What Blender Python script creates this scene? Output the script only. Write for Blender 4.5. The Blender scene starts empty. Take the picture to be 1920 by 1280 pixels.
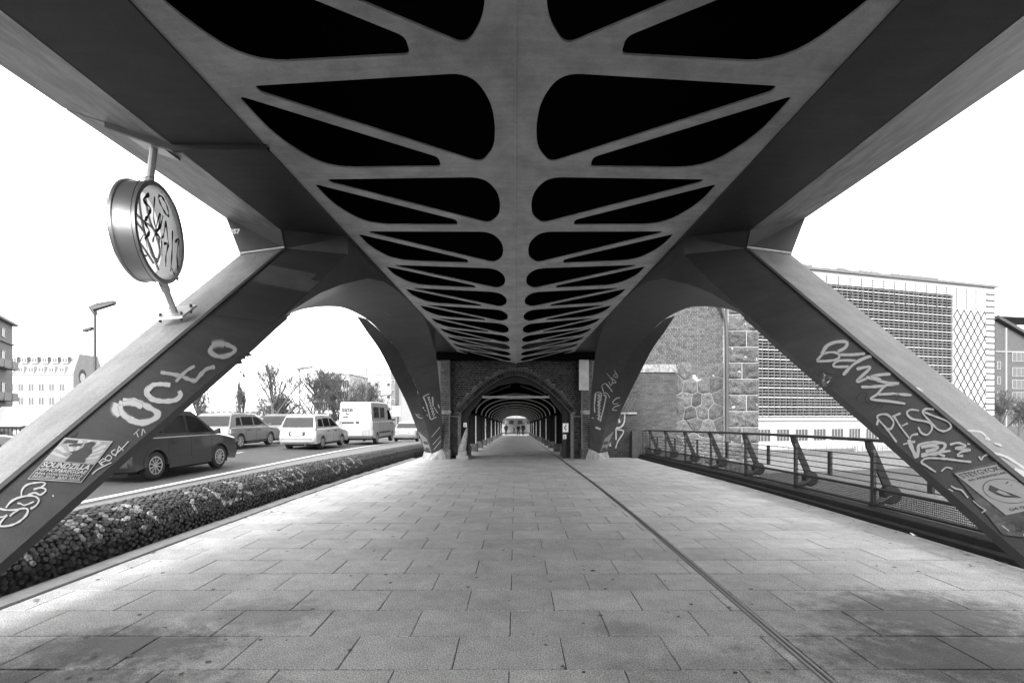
import bpy, bmesh, math, random
from mathutils import Vector, Matrix, noise
from mathutils.geometry import tessellate_polygon
from mathutils.bvhtree import BVHTree
R = math.radians
scene = bpy.context.scene
# ---------------------------------------------------------------- camera
EYE = Vector((0.0, 0.0, 1.55))
FPX, VPX, VPY = 17.0 / 36.0 * 1920.0, 967.0, 777.0        # focal length and vanishing point of the walk
cam_data = bpy.data.cameras.new("camera")
cam_data.lens, cam_data.sensor_width = 17.0, 36.0
cam_data.shift_x, cam_data.shift_y = -(VPX - 960.0) / 1920.0, (VPY - 640.0) / 1920.0
cam_data.clip_start, cam_data.clip_end = 0.05, 6000.0
cam = bpy.data.objects.new("camera", cam_data)
cam.location, cam.rotation_euler = EYE, (R(90), 0, 0)
scene.collection.objects.link(cam)
scene.camera = cam
# ---------------------------------------------------------------- sky, sun, exposure (black and white photograph)
SUN_DIR = Vector((-0.17, -0.78, 0.62)).normalized()      # towards the sun: behind the camera, a little to the left
world = bpy.data.worlds.new("World")
scene.world = world
world.use_nodes = True
wn = world.node_tree
wn.nodes.clear()
sky = wn.nodes.new("ShaderNodeTexSky")
sky.sky_type = 'NISHITA'
sky.sun_disc = False
sky.sun_elevation = math.asin(SUN_DIR.z)
sky.sun_rotation = math.atan2(SUN_DIR.x, SUN_DIR.y)
sky.air_density, sky.dust_density = 1.0, 1.0
bw = wn.nodes.new("ShaderNodeRGBToBW")
bg = wn.nodes.new("ShaderNodeBackground")
bg.inputs[1].default_value = 0.15
wo = wn.nodes.new("ShaderNodeOutputWorld")
wn.links.new(sky.outputs[0], bw.inputs[0])
cloud = wn.nodes.new("ShaderNodeMix"); cloud.data_type = 'FLOAT'      # thin even cloud over the whole sky
cloud.inputs[0].default_value = 0.6
cloud.inputs[3].default_value = 3.6
wn.links.new(bw.outputs[0], cloud.inputs[2])
wn.links.new(cloud.outputs[0], bg.inputs[0])
wn.links.new(bg.outputs[0], wo.inputs[0])
sun_data = bpy.data.lights.new("sun", 'SUN')
sun_data.energy, sun_data.angle, sun_data.color = 1.1, R(20), (1, 1, 1)
sun = bpy.data.objects.new("sun", sun_data)
sun.rotation_euler = SUN_DIR.to_track_quat('Z', 'Y').to_euler()
sun.location = (-20, -40, 40)
scene.collection.objects.link(sun)
scene.view_settings.view_transform = 'Standard'
scene.view_settings.look = 'None'
scene.view_settings.exposure = 2.75
scene.view_settings.gamma = 1.0
scene.view_settings.use_curve_mapping = False
scene.render.engine = 'CYCLES'
scene.cycles.use_denoising = True
scene.cycles.max_bounces = 8
scene.cycles.diffuse_bounces = 5
scene.cycles.transparent_max_bounces = 12
rnd = random.Random(7)
# ---------------------------------------------------------------- helpers
COL = scene.collection
def P(px, py, d):
    return Vector(((px - VPX) * d / FPX, d, EYE.z - (py - VPY) * d / FPX))
def ray_dir(px, py):
    return Vector(((px - VPX) / FPX, 1.0, -(py - VPY) / FPX)).normalized()
def to_px(p):
    return VPX + p[0] * FPX / p[1], VPY - (p[2] - EYE.z) * FPX / p[1]
MATS = {}
def mat(name, v=0.3, rough=0.7, var=0.15, scale=4.0, bump=0.0, bscale=60.0, rv=0.0, streak=None, metal=0.0,
        spots=0.0, sscale=1.2, coat=0.0, stretch=None, spec=0.5, speck=0.0):
    """grey procedural paint / stone: two noises for tone, one for relief, optional stains, streaks, per-piece tone"""
    if name in MATS: return MATS[name]
    m = bpy.data.materials.new(name); m.use_nodes = True
    nt = m.node_tree; N = nt.nodes; L = nt.links
    b = N["Principled BSDF"]
    b.inputs["Roughness"].default_value = rough
    b.inputs["Metallic"].default_value = metal
    b.inputs["Specular IOR Level"].default_value = spec
    if coat:
        b.inputs["Coat Weight"].default_value = coat; b.inputs["Coat Roughness"].default_value = 0.05
    tc = N.new("ShaderNodeTexCoord"); co = tc.outputs["Object"]
    if stretch:
        mp = N.new("ShaderNodeMapping"); mp.inputs["Scale"].default_value = stretch
        L.new(co, mp.inputs[0]); sco = mp.outputs[0]
    else: sco = co
    n1 = N.new("ShaderNodeTexNoise"); n1.inputs["Scale"].default_value = scale; n1.inputs["Detail"].default_value = 8
    n1.inputs["Roughness"].default_value = 0.65
    L.new(sco, n1.inputs["Vector"])
    r1 = N.new("ShaderNodeMapRange"); r1.inputs[1].default_value = 0.3; r1.inputs[2].default_value = 0.7
    r1.inputs[3].default_value = v * (1 - var); r1.inputs[4].default_value = v * (1 + var)
    L.new(n1.outputs[0], r1.inputs[0]); val = r1.outputs[0]
    def mul(a, bsock):
        q = N.new("ShaderNodeMath"); q.operation = 'MULTIPLY'
        L.new(a, q.inputs[0])
        if hasattr(bsock, "links"): L.new(bsock, q.inputs[1])
        else: q.inputs[1].default_value = bsock
        return q.outputs[0]
    if rv:
        oi = N.new("ShaderNodeObjectInfo"); ge = N.new("ShaderNodeNewGeometry")
        ad = N.new("ShaderNodeMath"); ad.operation = 'ADD'
        L.new(oi.outputs["Random"], ad.inputs[0]); L.new(ge.outputs["Random Per Island"], ad.inputs[1])
        fr = N.new("ShaderNodeMath"); fr.operation = 'FRACT'; L.new(ad.outputs[0], fr.inputs[0])
        rr = N.new("ShaderNodeMapRange"); rr.inputs[3].default_value = 1 - rv; rr.inputs[4].default_value = 1 + rv
        L.new(fr.outputs[0], rr.inputs[0]); val = mul(val, rr.outputs[0])
    if spots:
        ge2 = N.new("ShaderNodeNewGeometry")
        n3 = N.new("ShaderNodeTexNoise"); n3.inputs["Scale"].default_value = sscale; n3.inputs["Detail"].default_value = 6
        n3.inputs["Roughness"].default_value = 0.7
        L.new(ge2.outputs["Position"], n3.inputs["Vector"])
        r3 = N.new("ShaderNodeMapRange"); r3.inputs[1].default_value = 0.38; r3.inputs[2].default_value = 0.62
        r3.inputs[3].default_value = 1 - spots; r3.inputs[4].default_value = 1.0 + spots * 0.3
        L.new(n3.outputs[0], r3.inputs[0]); val = mul(val, r3.outputs[0])
    if streak:
        mp = N.new("ShaderNodeMapping"); mp.inputs["Scale"].default_value = streak[:3]
        L.new(co, mp.inputs[0])
        n4 = N.new("ShaderNodeTexNoise"); n4.inputs["Scale"].default_value = 1.0; n4.inputs["Detail"].default_value = 6
        L.new(mp.outputs[0], n4.inputs["Vector"])
        r4 = N.new("ShaderNodeMapRange"); r4.inputs[1].default_value = 0.4; r4.inputs[2].default_value = 0.62
        r4.inputs[3].default_value = 1 - streak[3]; r4.inputs[4].default_value = 1 + streak[3] * 0.6
        L.new(n4.outputs[0], r4.inputs[0]); val = mul(val, r4.outputs[0])
    if speck:
        n5 = N.new("ShaderNodeTexNoise"); n5.inputs["Scale"].default_value = bscale * 1.3; n5.inputs["Detail"].default_value = 2
        L.new(co, n5.inputs["Vector"])
        r5 = N.new("ShaderNodeMapRange"); r5.inputs[1].default_value = 0.35; r5.inputs[2].default_value = 0.65
        r5.inputs[3].default_value = 1 - speck; r5.inputs[4].default_value = 1 + speck
        L.new(n5.outputs[0], r5.inputs[0]); val = mul(val, r5.outputs[0])
    L.new(val, b.inputs["Base Color"])
    if bump:
        n2 = N.new("ShaderNodeTexNoise"); n2.inputs["Scale"].default_value = bscale; n2.inputs["Detail"].default_value = 5
        L.new(co, n2.inputs["Vector"])
        bp = N.new("ShaderNodeBump"); bp.inputs["Strength"].default_value = 1.0; bp.inputs["Distance"].default_value = bump
        L.new(n2.outputs[0], bp.inputs["Height"]); L.new(bp.outputs[0], b.inputs["Normal"])
    MATS[name] = m
    return m
def glass_dark(name, v=0.03, rough=0.05):
    if name in MATS: return MATS[name]
    m = mat(name, v, rough, 0.2, 2.0, spec=0.8)
    return m
def tag(o, label=None, cat=None, group=None, kind=None):
    if label: o["label"] = label
    if cat: o["category"] = cat
    if group: o["group"] = group
    if kind: o["kind"] = kind
    return o
def empty(name, loc=(0, 0, 0), rz=0.0):
    o = bpy.data.objects.new(name, None); o.empty_display_size = 0.2
    o.location = loc; o.rotation_euler = (0, 0, rz)
    COL.objects.link(o); return o
def link(name, me, parent=None, loc=None, rot=None, scale=None):
    o = bpy.data.objects.new(name, me); COL.objects.link(o)
    if loc is not None: o.location = loc
    if rot is not None: o.rotation_euler = rot
    if scale is not None: o.scale = scale
    if parent is not None: o.parent = parent
    return o
class MB:
    """collects faces; build() links them as one mesh object"""
    def __init__(s): s.v = []; s.f = []; s.mi = []; s.cur = 0
    def add(s, vs, fs):
        o = len(s.v); s.v.extend([tuple(p) for p in vs])
        for f in fs: s.f.append([o + i for i in f]); s.mi.append(s.cur)
        return s
    def quad(s, a, b, c, d): return s.add([a, b, c, d], [(0, 1, 2, 3)])
    def box(s, x0, x1, y0, y1, z0, z1):
        return s.add([(x0, y0, z0), (x1, y0, z0), (x1, y1, z0), (x0, y1, z0), (x0, y0, z1), (x1, y0, z1), (x1, y1, z1), (x0, y1, z1)],
                     [(3, 2, 1, 0), (4, 5, 6, 7), (0, 1, 5, 4), (1, 2, 6, 5), (2, 3, 7, 6), (3, 0, 4, 7)])
    def hexa(s, b, t):
        n = len(b)
        return s.add(list(b) + list(t), [tuple(reversed(range(n))), tuple(range(n, 2 * n))] + [(i, (i + 1) % n, n + (i + 1) % n, n + i) for i in range(n)])
    def strip(s, A, B, close=False):
        n = len(A); o = len(s.v)
        s.v.extend([tuple(p) for p in A]); s.v.extend([tuple(p) for p in B])
        for i in range(n if close else n - 1):
            j = (i + 1) % n
            s.f.append([o + i, o + j, o + n + j, o + n + i]); s.mi.append(s.cur)
        return s
    def bar(s, a, b, r, n=6, r2=None):
        a, b = Vector(a), Vector(b); d = (b - a)
        if d.length < 1e-6: return s
        d.normalize(); u = d.orthogonal().normalized(); w = d.cross(u); r2 = r if r2 is None else r2
        A = [a + (u * math.cos(2 * math.pi * i / n) + w * math.sin(2 * math.pi * i / n)) * r for i in range(n)]
        B = [b + (u * math.cos(2 * math.pi * i / n) + w * math.sin(2 * math.pi * i / n)) * r2 for i in range(n)]
        return s.hexa(A, B)
    def tube(s, pts, r, n=6, closed=False):
        pts = [Vector(p) for p in pts]; rings = []
        u = None
        for i, p in enumerate(pts):
            a = pts[i - 1] if (i or closed) else p; b = pts[(i + 1) % len(pts)] if (i < len(pts) - 1 or closed) else p
            d = (b - a).normalized()
            u = d.orthogonal().normalized() if u is None else (u - d * u.dot(d)).normalized()
            w = d.cross(u); rr = r[i] if isinstance(r, (list, tuple)) else r
            rings.append([p + (u * math.cos(2 * math.pi * k / n) + w * math.sin(2 * math.pi * k / n)) * rr for k in range(n)])
        for i in range(len(rings) - 1): s.strip(rings[i], rings[i + 1], True)
        if closed: s.strip(rings[-1], rings[0], True)
        else: s.add(rings[0], [tuple(range(n))]); s.add(rings[-1], [tuple(reversed(range(n)))])
        return s
    def lathe(s, prof, c, axis='x', n=24):
        """prof: (radius, along) pairs"""
        c = Vector(c); rings = []
        for (r, h) in prof:
            ring = []
            for k in range(n):
                a = 2 * math.pi * k / n
                p = {'x': (h, r * math.cos(a), r * math.sin(a)), 'y': (r * math.cos(a), h, r * math.sin(a)), 'z': (r * math.cos(a), r * math.sin(a), h)}[axis]
                ring.append(c + Vector(p))
            rings.append(ring)
        for i in range(len(rings) - 1): s.strip(rings[i], rings[i + 1], True)
        return s
    def poly(s, loop, holes=()):
        """fill a planar-ish loop (3-D points), with holes"""
        tris = tessellate_polygon([[Vector(p) for p in loop]] + [[Vector(p) for p in h] for h in holes])
        allp = list(loop) + [p for h in holes for p in h]
        return s.add(allp, [tuple(t) for t in tris])
    def prism(s, loop, off):
        off = Vector(off); top = [Vector(p) + off for p in loop]
        s.poly(loop); s.poly(top); return s.strip(loop, top, True)
    def mesh(s, name, mats, smooth=None, merge=False):
        me = bpy.data.meshes.new(name); me.from_pydata(s.v, [], s.f)
        for m in (mats if isinstance(mats, (list, tuple)) else [mats]): me.materials.append(m)
        if any(s.mi): me.polygons.foreach_set("material_index", s.mi)
        if True:
            bm = bmesh.new(); bm.from_mesh(me)
            if merge: bmesh.ops.remove_doubles(bm, verts=bm.verts, dist=0.0005)
            bmesh.ops.recalc_face_normals(bm, faces=bm.faces); bm.to_mesh(me); bm.free()
        if smooth is not None:
            me.shade_smooth(); me.set_sharp_from_angle(angle=R(smooth))
        me.update(); return me
    def build(s, name, mats, parent=None, smooth=None, merge=False):
        return link(name, s.mesh(name, mats, smooth, merge), parent)
def fillet(pts, rad, n=5):
    out = []
    m = len(pts)
    for i in range(m):
        p = Vector(pts[i]); a = Vector(pts[i - 1]) - p; b = Vector(pts[(i + 1) % m]) - p
        r = rad[i] if isinstance(rad, (list, tuple)) else rad
        r = min(r, a.length * 0.48, b.length * 0.48)
        if r < 1e-4: out.append(p); continue
        s, e = p + a.normalized() * r, p + b.normalized() * r
        for k in range(n + 1):
            t = k / n; out.append(s * (1 - t) ** 2 + p * 2 * t * (1 - t) + e * t * t)
    return out
def catmull(pts, step=6, closed=False):
    pts = [Vector(p) for p in pts]; out = []; n = len(pts)
    if n < 3 and not closed:
        return [pts[0].lerp(pts[-1], i / step) for i in range(step + 1)]
    for i in range(n if closed else n - 1):
        g = (lambda k: pts[k % n]) if closed else (lambda k: pts[max(0, min(n - 1, k))])
        p0, p1, p2, p3 = g(i - 1), g(i), g(i + 1), g(i + 2)
        for k in range(step):
            t = k / step
            out.append(0.5 * (2 * p1 + (p2 - p0) * t + (2 * p0 - 5 * p1 + 4 * p2 - p3) * t * t + (3 * p1 - p0 - 3 * p2 + p3) * t ** 3))
    if not closed: out.append(pts[-1])
    return out
def resample(pts, n):
    pts = [Vector(p) for p in pts]; L = [0.0]
    for i in range(1, len(pts)): L.append(L[-1] + (pts[i] - pts[i - 1]).length)
    out = []; j = 0
    for k in range(n):
        t = L[-1] * k / (n - 1)
        while j < len(L) - 2 and L[j + 1] < t: j += 1
        d = L[j + 1] - L[j]
        out.append(pts[j].lerp(pts[j + 1], (t - L[j]) / d if d > 0 else 0))
    return out
def interp(tab, x):
    if x <= tab[0][0]: return tab[0][1]
    for (a, va), (b, vb) in zip(tab, tab[1:]):
        if x <= b: return va + (vb - va) * (x - a) / (b - a)
    return tab[-1][1]
def zd(y):
    """height of the walkway: flat near the crown of the bridge, then falling gently"""
    if y < 5: return 0.0
    if y < 13: return -0.025 * (y - 5) ** 2 / 16.0
    return -0.1 - 0.025 * (y - 13)
def zr(y):
    """height of the road"""
    if y < 18: return -0.08 - 0.001 * max(0, y)
    if y < 45: return -0.098 - 0.0012 * (y - 18) ** 2
    return -0.973 - 0.03 * (min(y, 110) - 45)
def text_mesh(body, size=1.0, bold=0.0, shear=0.0):
    c = bpy.data.curves.new("lettering", 'FONT'); c.body = body; c.size = size; c.align_x = 'LEFT'; c.offset = bold; c.shear = shear
    c.resolution_u = 3
    o = bpy.data.objects.new("lettering", c); COL.objects.link(o)
    dg = bpy.context.evaluated_depsgraph_get()
    me = bpy.data.meshes.new_from_object(o.evaluated_get(dg))
    vs = [v.co.copy() for v in me.vertices]; fs = [tuple(p.vertices) for p in me.polygons]
    bpy.data.objects.remove(o); bpy.data.curves.remove(c); bpy.data.meshes.remove(me)
    return vs, fs
# ================================================================ materials of the setting
M_slab = mat("granite_slab", 0.37, 0.58, 0.16, 6.0, bump=0.008, bscale=80, rv=0.12, spots=0.16, sscale=2.2, speck=0.5)
def add_dark_blobs(m, blobs):
    """dark blobs with ragged edges, placed in metres on the walk"""
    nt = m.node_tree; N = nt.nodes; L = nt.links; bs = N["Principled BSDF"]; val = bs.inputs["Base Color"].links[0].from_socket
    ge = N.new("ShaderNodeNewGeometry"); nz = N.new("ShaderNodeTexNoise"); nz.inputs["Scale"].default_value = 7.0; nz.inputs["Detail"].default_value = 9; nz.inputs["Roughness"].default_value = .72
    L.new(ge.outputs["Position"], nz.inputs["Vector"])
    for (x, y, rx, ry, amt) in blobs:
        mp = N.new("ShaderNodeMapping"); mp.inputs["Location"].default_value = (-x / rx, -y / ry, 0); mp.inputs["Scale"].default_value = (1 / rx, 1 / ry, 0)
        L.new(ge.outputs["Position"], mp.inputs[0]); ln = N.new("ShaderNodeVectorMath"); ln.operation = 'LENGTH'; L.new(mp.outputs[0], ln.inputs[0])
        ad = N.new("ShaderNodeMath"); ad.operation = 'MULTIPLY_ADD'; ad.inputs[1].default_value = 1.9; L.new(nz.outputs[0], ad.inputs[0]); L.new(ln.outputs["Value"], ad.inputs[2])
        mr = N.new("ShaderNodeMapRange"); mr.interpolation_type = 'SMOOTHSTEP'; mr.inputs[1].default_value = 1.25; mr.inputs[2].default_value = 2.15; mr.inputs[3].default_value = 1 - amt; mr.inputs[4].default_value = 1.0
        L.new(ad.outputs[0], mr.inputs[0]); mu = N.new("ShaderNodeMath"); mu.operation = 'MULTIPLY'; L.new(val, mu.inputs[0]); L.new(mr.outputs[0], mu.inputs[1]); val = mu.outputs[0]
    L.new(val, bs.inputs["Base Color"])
add_dark_blobs(M_slab, [(3.2, 3.75, 1.0, .6, .80), (3.0, 3.1, 1.5, .5, .78), (-2.6, 3.25, .8, .35, .82), (-2.7, 2.75, .9, .35, .75), (-2.0, 3.75, .6, .35, .5), (4.95, 8, .45, 6, .45), (-1.9, 2.6, .8, .4, .55), (1.2, 2.9, .8, .3, .3), (.8, 3.5, .4, .15, .25), (3.3, 11, 1.2, 3, .15)])  # ragged darker blobs multiplied into the slab tone
M_joint = mat("joint_sand", 0.02, 0.95, 0.3, 20)
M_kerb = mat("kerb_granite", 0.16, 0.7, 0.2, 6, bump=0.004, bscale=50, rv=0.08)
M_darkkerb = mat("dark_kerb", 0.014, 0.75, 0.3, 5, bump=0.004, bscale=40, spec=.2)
M_asph = mat("asphalt", 0.042, 0.85, 0.2, 2.0, bump=0.006, bscale=120, speck=0.35)
M_lane = mat("pale_concrete", 0.12, 0.8, 0.12, 2.0, bump=0.003, bscale=80, speck=0.15)
M_white = mat("white_road_paint", 0.5, 0.7, 0.15, 8)
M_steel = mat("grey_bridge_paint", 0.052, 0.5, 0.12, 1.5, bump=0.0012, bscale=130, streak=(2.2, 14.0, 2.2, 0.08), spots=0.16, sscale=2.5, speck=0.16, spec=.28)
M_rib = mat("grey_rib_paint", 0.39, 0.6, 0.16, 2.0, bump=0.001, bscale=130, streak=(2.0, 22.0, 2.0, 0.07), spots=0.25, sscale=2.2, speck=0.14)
M_lit_chalk = mat("lit_chalked_top_paint", 0.165, 0.6, 0.14, 1.6, bump=0.0015, bscale=40, streak=(9.0, 2.0, 3.0, 0.12), spots=0.18, sscale=2.0, speck=0.16)  # chalky texture, with the skylight on the leg tops put into the tone
M_flare = mat("lit_side_paint", 0.19, 0.55, 0.12, 1.5, bump=0.0015, bscale=40, streak=(3.0, 3.0, 26.0, 0.30), spots=0.15, sscale=2.2, speck=0.1)  # brush streaks; paler tone stands in for side light on the flares
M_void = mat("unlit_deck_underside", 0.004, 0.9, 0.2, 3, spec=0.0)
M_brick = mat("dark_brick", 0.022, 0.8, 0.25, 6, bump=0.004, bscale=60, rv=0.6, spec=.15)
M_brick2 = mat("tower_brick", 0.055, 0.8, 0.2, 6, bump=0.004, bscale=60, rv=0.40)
M_mortar = mat("pale_mortar", 0.26, 0.9, 0.15, 10, bump=0.003)
M_mortar_d = mat("grey_mortar", 0.15, 0.9, 0.2, 10, bump=0.003)
M_stone = mat("rough_granite", 0.07, 0.85, 0.4, 5, bump=0.03, bscale=16, rv=0.4, speck=0.45)
M_conc = mat("plinth_concrete", 0.3, 0.8, 0.15, 3, bump=0.003, streak=(6, 6, 0.6, 0.3))
M_iron = mat("black_iron", 0.015, 0.45, 0.3, 8)
M_water = mat("river_water", 0.02, 0.18, 0.3, 0.6, bump=0.12, bscale=1.6, spec=0.6)
M_ground = mat("far_ground", 0.08, 0.9, 0.25, 0.2)

def sheet(name, xs, zf, y0, y1, m, ny=60, dz=0.0, kind="structure", thick=0.0):
    b = MB(); rows = []
    for i in range(ny + 1):
        y = y0 + (y1 - y0) * i / ny
        rows.append([(x, y, zf(y) + dz + (min(.16, max(0, -x - 8.6) * .035) if zf is zr else 0)) for x in xs])
    for a, c in zip(rows, rows[1:]): b.strip(a, c)
    if thick:
        for k in (0, -1):
            b.strip([r[k] for r in rows], [(r[k][0], r[k][1], r[k][2] - thick) for r in rows])
        b.strip(rows[0], [(p[0], p[1], p[2] - thick) for p in rows[0]])
    o = b.build(name, m); o["kind"] = kind; return o
# ================================================================ ground, water, road, walk
# far land with a bend of the river on the right
edge = [(-900, 70), (-60, 66), (-24, 74), (-14, 80), (10, 78), (22, 54), (84, 70), (140, 90), (900, 300)]
b = MB(); b.poly([(x, y, -3.3) for x, y in edge] + [(3500, 600, -3.3), (3500, 5000, -3.3), (-3500, 5000, -3.3), (-3500, 70, -3.3)])
tag(b.build("ground", M_ground), kind="structure")
b = MB(); b.strip([(x, y, -3.3) for x, y in edge], [(x, y, -6.0) for x, y in edge])
tag(b.build("quay_wall", mat("quay_stone", 0.12, 0.9, 0.2, 3, bump=0.01, bscale=10)), kind="structure")
b = MB(); b.quad((-3500, -600, -5.2), (3500, -600, -5.2), (3500, 620, -5.2), (-3500, 620, -5.2))
tag(b.build("water", M_water), kind="structure")
road = sheet("road", [-26.5, -13.2, -8.6, -5.4], zr, -25, 112, M_asph, 120, thick=0.8)
sheet("cycle_track", [-7.75, -5.46], zr, -25, 112, M_lane, 100, dz=0.012)
road_mark = empty("lane_line")
tag(road_mark, kind="structure")
def line(x0, x1, ya, yb, n=40):
    b = MB(); rows = []
    for i in range(n + 1):
        y = ya + (yb - ya) * i / n
        cz = min(.16, max(0, -x0 - 8.6) * .035); rows.append([(x0, y, zr(y) + cz + 0.006), (x1, y, zr(y) + cz + 0.006)])
    for a, c in zip(rows, rows[1:]): b.strip(a, c)
    return b.build("stripe", M_white, road_mark)
line(-8.22, -8.02, -10, 112, 100)
for k in range(10): line(-11.35, -11.22, 6 + k * 9, 11 + k * 9, 6)
line(-15.0, -14.85, -5, 112, 60)
walk = sheet("walkway_bed", [-4.45, 5.35], lambda y: zd(y) - 0.016, -8, 118, M_joint, 120, thick=0.7)
# paving slabs: 0.70 x 0.443 m in half bond
SW, SD, G = 0.70, 0.443, 0.0075
def slab_mesh(w, d):
    b = MB(); h, c = 0.016, 0.004
    lo = [(-w / 2, -d / 2, -h), (w / 2, -d / 2, -h), (w / 2, d / 2, -h), (-w / 2, d / 2, -h)]
    mi = [(-w / 2, -d / 2, -c), (w / 2, -d / 2, -c), (w / 2, d / 2, -c), (-w / 2, d / 2, -c)]
    to = [(-w / 2 + c, -d / 2 + c, 0), (w / 2 - c, -d / 2 + c, 0), (w / 2 - c, d / 2 - c, 0), (-w / 2 + c, d / 2 - c, 0)]
    b.strip(lo, mi, True); b.strip(mi, to, True); b.add(to, [(0, 1, 2, 3)])
    return b
slab_cache = {}
def slab_me(w, d):
    k = (round(w, 3), round(d, 3))
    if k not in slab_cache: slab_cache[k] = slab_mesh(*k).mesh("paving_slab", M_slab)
    return slab_cache[k]
slabs = []
for (xa, xb, sw, off) in ((-4.10, 1.795, SW, -0.04), (1.870, 5.12, 0.70, 1.87)):
    r0 = -6
    for r in range(r0, 190):
        y0 = 3.39 + r * SD
        o = off if r % 2 == 0 else off + sw / 2
        k = math.floor((xa - o) / sw)
        x = o + k * sw
        while x < xb - 1e-6:
            a, e = max(x, xa), min(x + sw, xb)
            if xb - e < 0.06: e = xb
            if e - a > 0.05 and a < xb - .06: slabs.append(((a + e) / 2, y0 + SD / 2, e - a - G, SD - G))
            x += sw
slabs.sort(key=lambda s: s[1] + 0.15 * abs(s[0]))
vis = [s for s in slabs if s[1] > 2.1 and abs(VPX + s[0] * FPX / s[1] - 960) < 960 + 0.4 * FPX / s[1]]
vis_set = set(vis[:300]); rest = MB()
for s in slabs:
    x, y, w, d = s; rr = random.Random(int(x * 1000) + int(y * 7919))
    slope = math.atan((zd(y + d / 2) - zd(y - d / 2)) / d)
    rot = (slope + rr.uniform(-0.0025, 0.0025), rr.uniform(-0.002, 0.002), rr.uniform(-0.003, 0.003)); z = zd(y) + rr.uniform(-0.0022, 0.0022)
    if s in vis_set: link("paving_slab", slab_me(w, d), walk, (x, y, z), rot)
    elif y > -3:
        sm = slab_mesh(w, d); M4 = Matrix.Translation((x, y, z)) @ Matrix.Rotation(rot[0], 4, 'X')
        rest.add([M4 @ Vector(p) for p in sm.v], sm.f)
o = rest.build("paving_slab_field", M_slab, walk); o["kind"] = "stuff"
# drain channel with two steel lips
ch = empty("drain_channel"); tag(ch, kind="structure")
M_lip = mat("worn_steel_lip", 0.16, 0.45, 0.3, 20, metal=0.3)
for (x0, x1, dz, m, nm) in ((1.803, 1.817, 0.003, M_lip, "steel_lip"), (1.842, 1.858, 0.002, M_lip, "steel_lip"), (1.795, 1.870, -0.010, M_iron, "channel_bed")):
    b = MB(); rows = []
    for i in range(61):
        y = 1.0 + i * 1.6
        rows.append([(x0, y, zd(y) + dz), (x1, y, zd(y) + dz)])
    for a, c in zip(rows, rows[1:]): b.strip(a, c)
    b.build(nm, m, ch)
# kerb stones in front of the cobbled bank
kb = empty("flat_kerb"); tag(kb, kind="structure")
y = 1.0
while y < 19.6:
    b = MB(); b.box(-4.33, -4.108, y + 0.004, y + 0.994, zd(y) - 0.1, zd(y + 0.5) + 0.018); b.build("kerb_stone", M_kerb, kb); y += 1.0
# right-hand kerb
rk = empty("raised_kerb"); tag(rk, kind="structure")
y = 1.0
while y < 20.6:
    z0, z1 = zd(y), zd(y + 1.5)
    def prof(yy, z): return [(5.13, yy, z - 0.15), (5.13, yy, z + 0.055), (5.155, yy, z + 0.075), (5.21, yy, z + 0.075), (5.215, yy, z + 0.15), (5.235, yy, z + 0.165), (5.60, yy, z + 0.165), (5.60, yy, z - 0.6)]
    b = MB(); A, B = prof(y + 0.003, z0), prof(y + 1.497, z1); b.strip(A, B, True); b.poly(A); b.poly(B)
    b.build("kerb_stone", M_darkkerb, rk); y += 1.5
sheet("deck_edge", [5.6, 6.05], lambda y: zd(y) - 0.02, -8, 21, mat("pale_ledge", 0.15, 0.8, 0.2, 3), 30, thick=0.9)

# ================================================================ steel viaduct over the walk
VIA = empty("steel_viaduct", (0, 10, 0))
tag(VIA, "grey painted steel viaduct with ribbed soffit and inclined legs over the walkway", "viaduct")
VIA.location = (0, 0, 0)
S, Y1 = 1.48, 3.68
KEEL = [(-12, 4.30), (0.7, 4.30), (3.68, 4.265), (5.16, 4.15), (6.64, 4.11), (8.12, 4.03), (9.6, 3.995), (11.08, 3.955), (12.56, 3.905), (14.04, 3.83), (15.52, 3.79), (17.0, 3.74), (18.48, 3.71), (20.2, 3.66)]
EZ = 4.11
def soffit(x, y):
    t = min(1.0, abs(x) / 2.4)
    return interp(KEEL, y) * (1 - t) + EZ * t
h1 = fillet([(0.36, 0.12, 0), (2.06, 0.12, 0), (2.05, 0.20, 0), (0.36, 1.335, 0), (0.215, 1.10, 0), (0.185, 0.75, 0), (0.215, 0.42, 0)],
            [0.17, 0.04, 0.05, 0.10, 0.2, 0.2, 0.16], 6)
h2 = fillet([(2.245, 0.215, 0), (2.23, 0.78, 0), (1.98, 1.37, 0), (0.78, 1.385, 0), (0.78, 1.215, 0)],
            [0.07, 0.35, 0.3, 0.05, 0.06], 6)
for k in range(-2, 12):
    ya = Y1 + (k - 1) * S
    for sx in (-1, 1):
        if k < 0:
            b = MB(); b.strip([(0, ya, soffit(0, ya)), (0, ya + S, soffit(0, ya + S))], [(sx * 2.4, ya, EZ), (sx * 2.4, ya + S, EZ)])
            b.build("soffit_panel", M_rib, VIA); continue
        def mp(p): x, v = p[0], p[1]; return (sx * x, ya + v, soffit(x, ya + v))
        n = 8
        loop = [(0, 0), *[(2.4 * i / 4, 0) for i in range(1, 5)], *[(2.4, S * i / 3) for i in range(1, 4)], *[(2.4 * (1 - i / 4), S) for i in range(1, 5)], (0, S * 2 / 3), (0, S / 3)]
        flat = [Vector((p[0], p[1], 0)) for p in loop]
        tr = tessellate_polygon([flat, h1, h2]); allp = flat + h1 + h2
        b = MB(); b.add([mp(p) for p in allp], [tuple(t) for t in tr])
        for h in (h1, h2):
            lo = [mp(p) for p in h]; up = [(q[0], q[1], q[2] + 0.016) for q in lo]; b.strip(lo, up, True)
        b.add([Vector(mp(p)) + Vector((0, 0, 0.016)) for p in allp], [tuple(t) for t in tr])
        b.build("soffit_panel", M_rib, VIA)
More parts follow.
